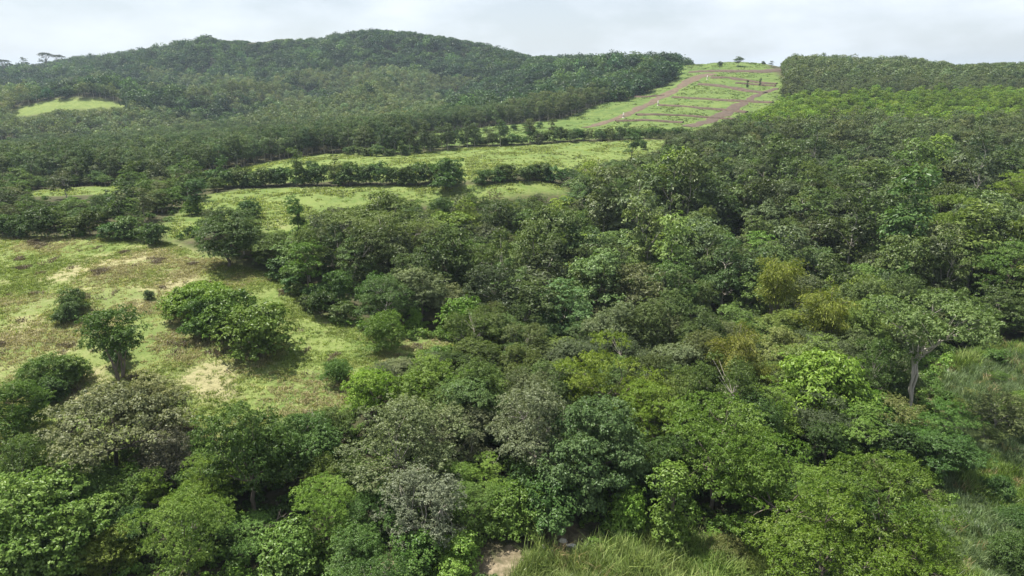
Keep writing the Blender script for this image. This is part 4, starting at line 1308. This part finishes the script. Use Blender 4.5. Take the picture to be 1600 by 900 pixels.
def whole_tree(P, name):
    """crown and trunk of a tree in one mesh, for the masses"""
    def rd(me):
        V = np.empty(len(me.vertices) * 3, np.float32); me.vertices.foreach_get('co', V)
        F = np.empty(len(me.loops), np.int32); me.loops.foreach_get('vertex_index', F)
        return V.reshape(-1, 3), F.reshape(-1, 3)
    V1, F1 = rd(P.crown); V2, F2 = rd(P.trunk)
    lv = np.empty(len(F1), np.float32); P.crown.attributes['leafvar'].data.foreach_get('value', lv)
    return mesh_from(name, np.vstack([V1, V2]), np.vstack([F1, F2 + len(V1)]), [LEAF, P.bark or BARK], np.concatenate([np.zeros(len(F1)), np.ones(len(F2))]), face_attr=np.concatenate([lv, np.zeros(len(F2))]))


rest = [i for i in range(NT) if i not in single]
MASS = {'wood': ('woodland', 'mixed wood covering the valley floor and slope between its larger trees', 'wood'), 'belt': ('tree_belt', 'smaller trees filling the belt above the near pasture', 'wood'),
        'plantation': ('plantation', 'dense rubber plantation behind its front row below the ridge', 'wood'), 'shoulder': ('shoulder_plantation', 'plantation canopy covering the right shoulder of the valley', 'wood'),
        'far': ('distant_forest', 'distant forest covering the far hills and ridge', 'forest')}
for tag, (nm, lab, cat) in MASS.items():
    ids = [i for i in rest if TREES[i][6] == tag]
    if not ids:
        continue
    kinds = sorted({TREES[i][2] for i in ids})
    pm, off = [], {}
    for k in kinds:
        off[k] = (len(pm), len(PROTO[k]))
        pm += [whole_tree(p, nm + '_' + k) for p in PROTO[k]]
    idx = np.array([off[TREES[i][2]][0] + rs.randint(off[TREES[i][2]][1]) for i in ids])
    s = np.array([TREES[i][3] / PROTO[TREES[i][2]][0].W for i in ids]); H = np.array([TREES[i][4] for i in ids])
    P = np.stack([tx[ids], ty[ids], tz[ids] - 0.1], 1)
    mass(nm, pm, P, idx, rs.uniform(0, 6.28, len(ids)), np.stack([s, s, s * H], 1), np.array([TREES[i][5] for i in ids]), lab, cat)
print('trees', NT, 'single', len(single))

# ------------------------------------------------------------------ undergrowth and grasses
def tuft(name, n, h, w, lean, seed, mat=LEAF_GRASS, rad=0.2):
    rng = np.random.RandomState(seed)
    Vs, Fs, lv = [], [], []
    o = 0
    for k in range(n):
        a = rng.uniform(0, 6.28); b = np.array([rng.normal() * rad, rng.normal() * rad, -0.05])
        d = np.array([math.cos(a), math.sin(a), 0]); s = np.array([-d[1], d[0], 0]) * w * 0.5
        hh = h * rng.uniform(0.6, 1.15); ln = lean * rng.uniform(0.3, 1.3) * hh
        p1 = b + np.array([0, 0, hh * 0.6]) + d * ln * 0.3
        p2 = b + np.array([0, 0, hh * (1.0 - 0.25 * lean)]) + d * ln
        Vs += [b - s, b + s, p1 + s * 0.9, p1 - s * 0.9, p2]
        Fs += [(o, o + 1, o + 2), (o, o + 2, o + 3), (o + 3, o + 2, o + 4)]
        lv += [rng.rand()] * 3
        o += 5
    return mesh_from(name, np.array(Vs), np.array(Fs), [mat], face_attr=np.array(lv))


# pasture turf
xs, ys = rs.uniform(-150, 5, 150000), rs.uniform(64, 148, 150000)
m = in_poly(xs, ys, FIELDS['near']) & in_view(xs, ys, 40)
xs, ys = xs[m], ys[m]
dn = fbm(xs / 5, ys / 5, 41)
keep = rs.rand(len(xs)) < np.clip((dn - 0.30) * 2.6, 0.10, 1)
xs, ys, dn = xs[keep], ys[keep], dn[keep]
n = len(xs)
ty_ = fbm(xs / 11, ys / 11, 55) + rs.normal(0, 0.07, n)
T = np.where((ty_ > 0.56)[:, None], np.array([[0.265, 0.260, 0.120]]), np.where((ty_ > 0.46)[:, None], np.array([[0.215, 0.255, 0.085]]), np.array([[0.135, 0.205, 0.048]])))
T = 0.86 * T * np.exp(rs.normal(0, 0.2, n))[:, None]
brown = (vnoise(xs / 2.3, ys / 2.3, 61) > 0.86)
T[brown] = np.array([0.105, 0.094, 0.055]) * np.exp(rs.normal(0, 0.2, int(brown.sum())))[:, None]
s = rs.uniform(0.5, 1.2, n) * np.where(brown, 1.5, 1.0)
mass('pasture_grass', [tuft('turf', 14, 0.34, 0.07, 0.9, 70 + k, rad=0.22) for k in range(4)], np.stack([xs, ys, ground(xs, ys)], 1), rs.randint(0, 4, n), rs.uniform(0, 6.28, n), np.stack([s, s, s], 1), T,
     'short grazed grass with dry tussocks covering the near pasture', 'grass')
print('turf', n)
# grass of the farther pastures
xs, ys = rs.uniform(-170, 120, 200000), rs.uniform(140, 345, 200000)
m = np.zeros(len(xs), bool)
for f in ('second', 'corner', 'third'):
    m |= in_poly(xs, ys, FIELDS[f])
m &= rs.rand(len(xs)) < np.clip((fbm(xs / 7, ys / 7, 43) - 0.4) * 2.5, 0.05, 1) * 0.6
xs, ys = xs[m], ys[m]; n = len(xs)
T = np.where((rs.rand(n) < 0.25)[:, None], np.array([[0.07, 0.105, 0.035]]), np.array([[0.14, 0.195, 0.055]])) * np.exp(rs.normal(0, 0.2, n))[:, None]
s = rs.uniform(0.8, 1.8, n)
mass('upper_pasture_grass', [tuft('tussock', 12, 0.40, 0.12, 0.9, 80 + k, rad=0.3) for k in range(3)], np.stack([xs, ys, ground(xs, ys)], 1), rs.randint(0, 3, n), rs.uniform(0, 6.28, n), np.stack([s, s, s], 1), T,
     'green grass tussocks on the second and third pastures', 'grass')
# rough weeds on the terraced hill
xs, ys = rs.uniform(-70, 240, 90000), rs.uniform(285, 690, 90000)
m = in_poly(xs, ys, FIELDS['upper']) & (rs.rand(len(xs)) < np.clip((fbm(xs / 9, ys / 9, 45) - 0.40) * 2.6, 0.02, 1))
m &= rs.rand(len(xs)) < 0.5
xs, ys = xs[m], ys[m]
for ln, w in WORKED:
    m = poly_dist(xs, ys, ln[::2] + ln[-1:], closed=False) > w * 0.62
    xs, ys = xs[m], ys[m]
n = len(xs)
T = np.where((rs.rand(n) < 0.4)[:, None], np.array([[0.050, 0.085, 0.028]]), np.array([[0.105, 0.155, 0.045]])) * np.exp(rs.normal(0, 0.2, n))[:, None]
s = rs.uniform(0.8, 1.9, n)
mass('hill_weeds', [tuft('weed', 12, 0.40, 0.16, 0.9, 60 + k, rad=0.3) for k in range(3)], np.stack([xs, ys, ground(xs, ys)], 1), rs.randint(0, 3, n), rs.uniform(0, 6.28, n), np.stack([s, s, s], 1), T,
     'rough grass and weeds on the terraced hill', 'grass')
# tall cane grass
xs, ys = rs.uniform(-6, 110, 30000), rs.uniform(38, 108, 30000)
m = in_poly(xs, ys, FIELDS['cane']) & in_view(xs, ys, 420, 1500)
m &= ~((np.hypot(xs - SOIL[0][0], ys - SOIL[0][1]) < 3.0))
xs, ys = xs[m], ys[m]; n = len(xs)
q = fbm(xs / 8, ys / 8, 47)
T = np.where((q > 0.60)[:, None], np.array([[0.130, 0.195, 0.060]]), np.where((q > 0.46)[:, None], np.array([[0.105, 0.185, 0.045]]), np.array([[0.110, 0.170, 0.078]]))) * np.exp(rs.normal(0, 0.22, n))[:, None]
dryc = rs.rand(n) < 0.04
T[dryc] = np.array([0.26, 0.23, 0.11])
s = rs.uniform(0.4, 1.2, n) * (0.5 + 0.6 * q) * (0.6 + 0.8 * vnoise(xs / 1.7, ys / 1.7, 83))
mass('cane_grass', [tuft('cane', 46, 2.2, 0.055, 0.50, 90 + k, rad=0.42) for k in range(5)], np.stack([xs, ys, ground(xs, ys)], 1), rs.randint(0, 5, n), rs.uniform(0, 6.28, n), np.stack([s, s, s], 1), T,
     'tall green cane grass on the valley floor', 'grass', tilt=0.22)
print('cane', n)
# low shrubs and creepers under and between the trees
xs, ys = jgrid(-150, 190, 40, 190, 1.9)
m = clear_of_fields(xs, ys, -0.3, 0.0) & in_view(xs, ys, 60, 1080)
for sx, sy, sr, kind in SOIL:
    if sy < 66:
        m &= np.hypot(xs - sx, ys - sy) > sr * 0.9
m &= ~((ys > 105) & (rs.rand(len(xs)) < 0.9))
xs, ys = xs[m], ys[m]; n = len(xs)
pr = []
for k in range(5):
    rng = np.random.RandomState(900 + k)
    C = clump_centres(rng, 11, 2.0, 0.1, 1.0, mound, 0.3)
    V, F, lv = fill_clumps(rng, C, 0.55, 0.7, 34, 0.26, 0.15, up=0.7)
    pr.append(mesh_from('shrublet', V, F, [LEAF], face_attr=lv))
q = fbm(xs / 9, ys / 9, 49)
T = np.where((q > 0.52)[:, None], np.array([[0.075, 0.155, 0.032]]), np.array([[0.048, 0.105, 0.026]])) * np.exp(rs.normal(0, 0.2, n))[:, None]
s = rs.uniform(0.5, 1.3, n)
mass('undergrowth', pr, np.stack([xs, ys, ground(xs, ys)], 1), rs.randint(0, 5, n), rs.uniform(0, 6.28, n), np.stack([s, s, s * rs.uniform(0.6, 1.3, n)], 1), T, 'low green shrubs and creepers under the trees', 'undergrowth')
print('under', n)

# ------------------------------------------------------------------ small things
def rock(name, u, v, size, label, seed, group='pale stones on the stream bank', mat=STONE):
    import bmesh
    rng = np.random.RandomState(seed)
    bm = bmesh.new(); bmesh.ops.create_icosphere(bm, subdivisions=3, radius=1.0)
    ax = [unit(rng.normal(size=3)) for _ in range(9)]
    for vtx in bm.verts:
        p = np.array(vtx.co)
        for a in ax:
            d = p @ a
            if d > 0.62:
                p = p - a * (d - 0.62) * 0.85
        p *= 1 + 0.06 * math.sin(p[0] * 7 + seed) * math.sin(p[1] * 6)
        vtx.co = (p[0] * size[0], p[1] * size[1], p[2] * size[2])
    me = bpy.data.meshes.new(name); bm.to_mesh(me); bm.free(); me.materials.append(mat)
    x, y, _ = hit(u, v)
    o = add_obj(name, me, label=label, category='rock', group=group)
    o.location = (x, y, gz(x, y) + size[2] * 0.35); o.rotation_euler = (0.1, 0.15, rng.uniform(0, 6))
    return o


rock('boulder', 856, 866, (0.85, 0.55, 0.5), 'large white boulder lying on the stream bank', 3)
rock('boulder', 879, 846, (0.55, 0.35, 0.3), 'smaller white stone behind the large white boulder', 4)
rock('boulder', 893, 854, (0.75, 0.3, 0.25), 'flat pinkish stone between the cane grass and the dark bank', 5)
rock('boulder', 846, 853, (0.4, 0.25, 0.2), 'small pale stone left of the smaller white stone', 6)


def deadwood(u, v, label, seed, length, rise, nb, mat, spread=1.0, az=0.0):
    rng = np.random.RandomState(seed)
    x, y, _ = hit(u, v)
    d = np.array([math.cos(az), math.sin(az), rise]); d /= np.linalg.norm(d)
    main = wiggle(rng, (0, 0, -0.2), d * length, 9, 0.05)
    parts = [('limb', tube(main, np.linspace(0.15, 0.035, 9), 7))]
    root = bpy.data.objects.new('dead_tree', None); col.objects.link(root)
    root.location = (x, y, gz(x, y)); root['label'] = label; root['category'] = 'dead tree'; root['group'] = 'dead wood among the front trees'
    for k in range(nb):
        i = rng.randint(2, 8)
        e = main[i] + unit(d + rng.normal(size=3) * 0.9 * spread) * length * rng.uniform(0.2, 0.5)
        p = wiggle(rng, main[i], e, 6, 0.10)
        sub = [tube(p, np.linspace(0.07, 0.018, 6), 5)]
        for _ in range(2):
            j = rng.randint(2, 5)
            sub.append(tube(wiggle(rng, p[j], p[j] + unit(e - main[i] + rng.normal(size=3)) * length * 0.15, 4, 0.1), np.linspace(0.03, 0.01, 4), 4))
        parts.append(('branch', join(sub)))
    for nm, (V, F) in parts:
        add_obj(nm, mesh_from('dead_' + nm, V, F, [mat], smooth=True), root)


deadwood(412, 885, 'tangle of bare brown branches under the tall dark green tree', 21, 5.5, 1.4, 9, BARK, 1.3, 1.2)
deadwood(380, 880, 'grey leafless snag left of the tangle of bare branches', 22, 4.0, 1.0, 6, BARK_PALE, 1.2, 2.4)
deadwood(440, 745, 'pale dead limb slanting up right of the tall dark green tree', 23, 7.5, 1.5, 3, BARK_PALE, 0.6, 0.6)
deadwood(1335, 905, 'bare pale branches showing inside the big feathery bottom tree', 24, 6.0, 1.2, 6, BARK_PALE, 1.0, 0.3)


def marker(u, v, h, label, seed):
    """a whitewashed post: tapered shaft on a footing with a small cap"""
    x, y, _ = hit(u, v)
    root = bpy.data.objects.new('marker_post', None); col.objects.link(root)
    root.location = (x, y, gz(x, y)); root['label'] = label; root['category'] = 'post'; root['group'] = 'pale posts beside the dirt track'

    def frustum(z0, z1, r0, r1):
        a = np.array([(-1, -1), (1, -1), (1, 1), (-1, 1)], float)
        V = np.vstack([np.c_[a * r0, np.full(4, z0)], np.c_[a * r1, np.full(4, z1)]])
        return V, np.array([(0, 1, 5, 4), (1, 2, 6, 5), (2, 3, 7, 6), (3, 0, 4, 7), (4, 5, 6, 7), (3, 2, 1, 0)])
    for nm, (V, F) in (('footing', frustum(-0.4, h * 0.12, 0.6, 0.55)), ('shaft', frustum(h * 0.12 + 0.002, h * 0.9, 0.36, 0.28)), ('cap', frustum(h * 0.9 + 0.002, h, 0.4, 0.24))):
        add_obj(nm, mesh_from(nm, V, F, [CONCRETE]), root)


marker(974, 184.5, 3.2, 'pale upright post beside the lower dirt track', 1)
marker(1028, 165, 3.2, 'pale upright post halfway up the dirt track', 2)
marker(1105, 124, 3.0, 'pale upright post near the top of the dirt track', 3)


def cliff(u, v, w, h, label, seed):
    rng = np.random.RandomState(seed)
    x, y, t = hit(u, v, 6.0)
    nx, nz = 26, 30
    V = []
    for side in (0, 1):
        for j in range(nz):
            for i in range(nx):
                a, b = i / (nx - 1) - 0.5, j / (nz - 1)
                wd = w * (1 - 0.45 * b ** 2) * (1 + 0.25 * math.sin(b * 9 + seed))
                V.append((a * wd, (-3.2 if side == 0 else 4.0) * (1 - (2 * a) ** 2 * 0.8) + b * 3.5 + (1.6 * float(fbm(np.array(a * w / 2.5 + seed), np.array(b * h / 5.0), seed)) if side == 0 else 0), -3 + b * (h + 3)))
    V = np.array(V); m = nx * nz
    F = []
    for side in (0, 1):
        for j in range(nz - 1):
            for i in range(nx - 1):
                q = side * m + j * nx + i
                f = (q, q + 1, q + nx + 1, q + nx)
                F.append(f if side == 0 else f[::-1])
    for i in range(nx - 1):
        q = (nz - 1) * nx + i
        F.append((q, q + 1, q + 1 + m, q + m))
    for j in range(nz - 1):
        q = j * nx; F.append((q + m, q, q + nx, q + nx + m))
        q = j * nx + nx - 1; F.append((q, q + m, q + nx + m, q + nx))
    o = add_obj('rock_face', mesh_from('rock_face', V, np.array(F), [CLIFF]), label=label, category='cliff', group='bare rock faces under the ridge')
    o.location = (x, y - 3, gz(x, y))


cliff(468, 108, 8, 13, 'pale bare rock face under the middle of the ridge', 1)
cliff(331, 97, 7, 11, 'small bare rock face under the left ridge top', 2)

# ------------------------------------------------------------------ air
def haze():
    import bmesh
    bm = bmesh.new(); bmesh.ops.create_cube(bm, size=1.0)
    me = bpy.data.meshes.new('haze'); bm.to_mesh(me); bm.free()
    o = add_obj('haze', me, kind='stuff', label='thin bluish haze over the whole valley and hills', category='haze')
    zlo, zhi = -60.0, 190.0
    o.scale = (19000, 19000, zhi - zlo); o.location = (0, 0, (zlo + zhi) / 2)
    m, n, l = new_mat('haze')
    out = n.new('ShaderNodeOutputMaterial'); v = n.new('ShaderNodeVolumePrincipled')
    v.inputs['Color'].default_value = (0.70, 0.84, 1.0, 1); v.inputs['Density'].default_value = 0.00011; v.inputs['Anisotropy'].default_value = 0.2
    l.new(v.outputs[0], out.inputs['Volume'])
    me.materials.append(m)


haze()
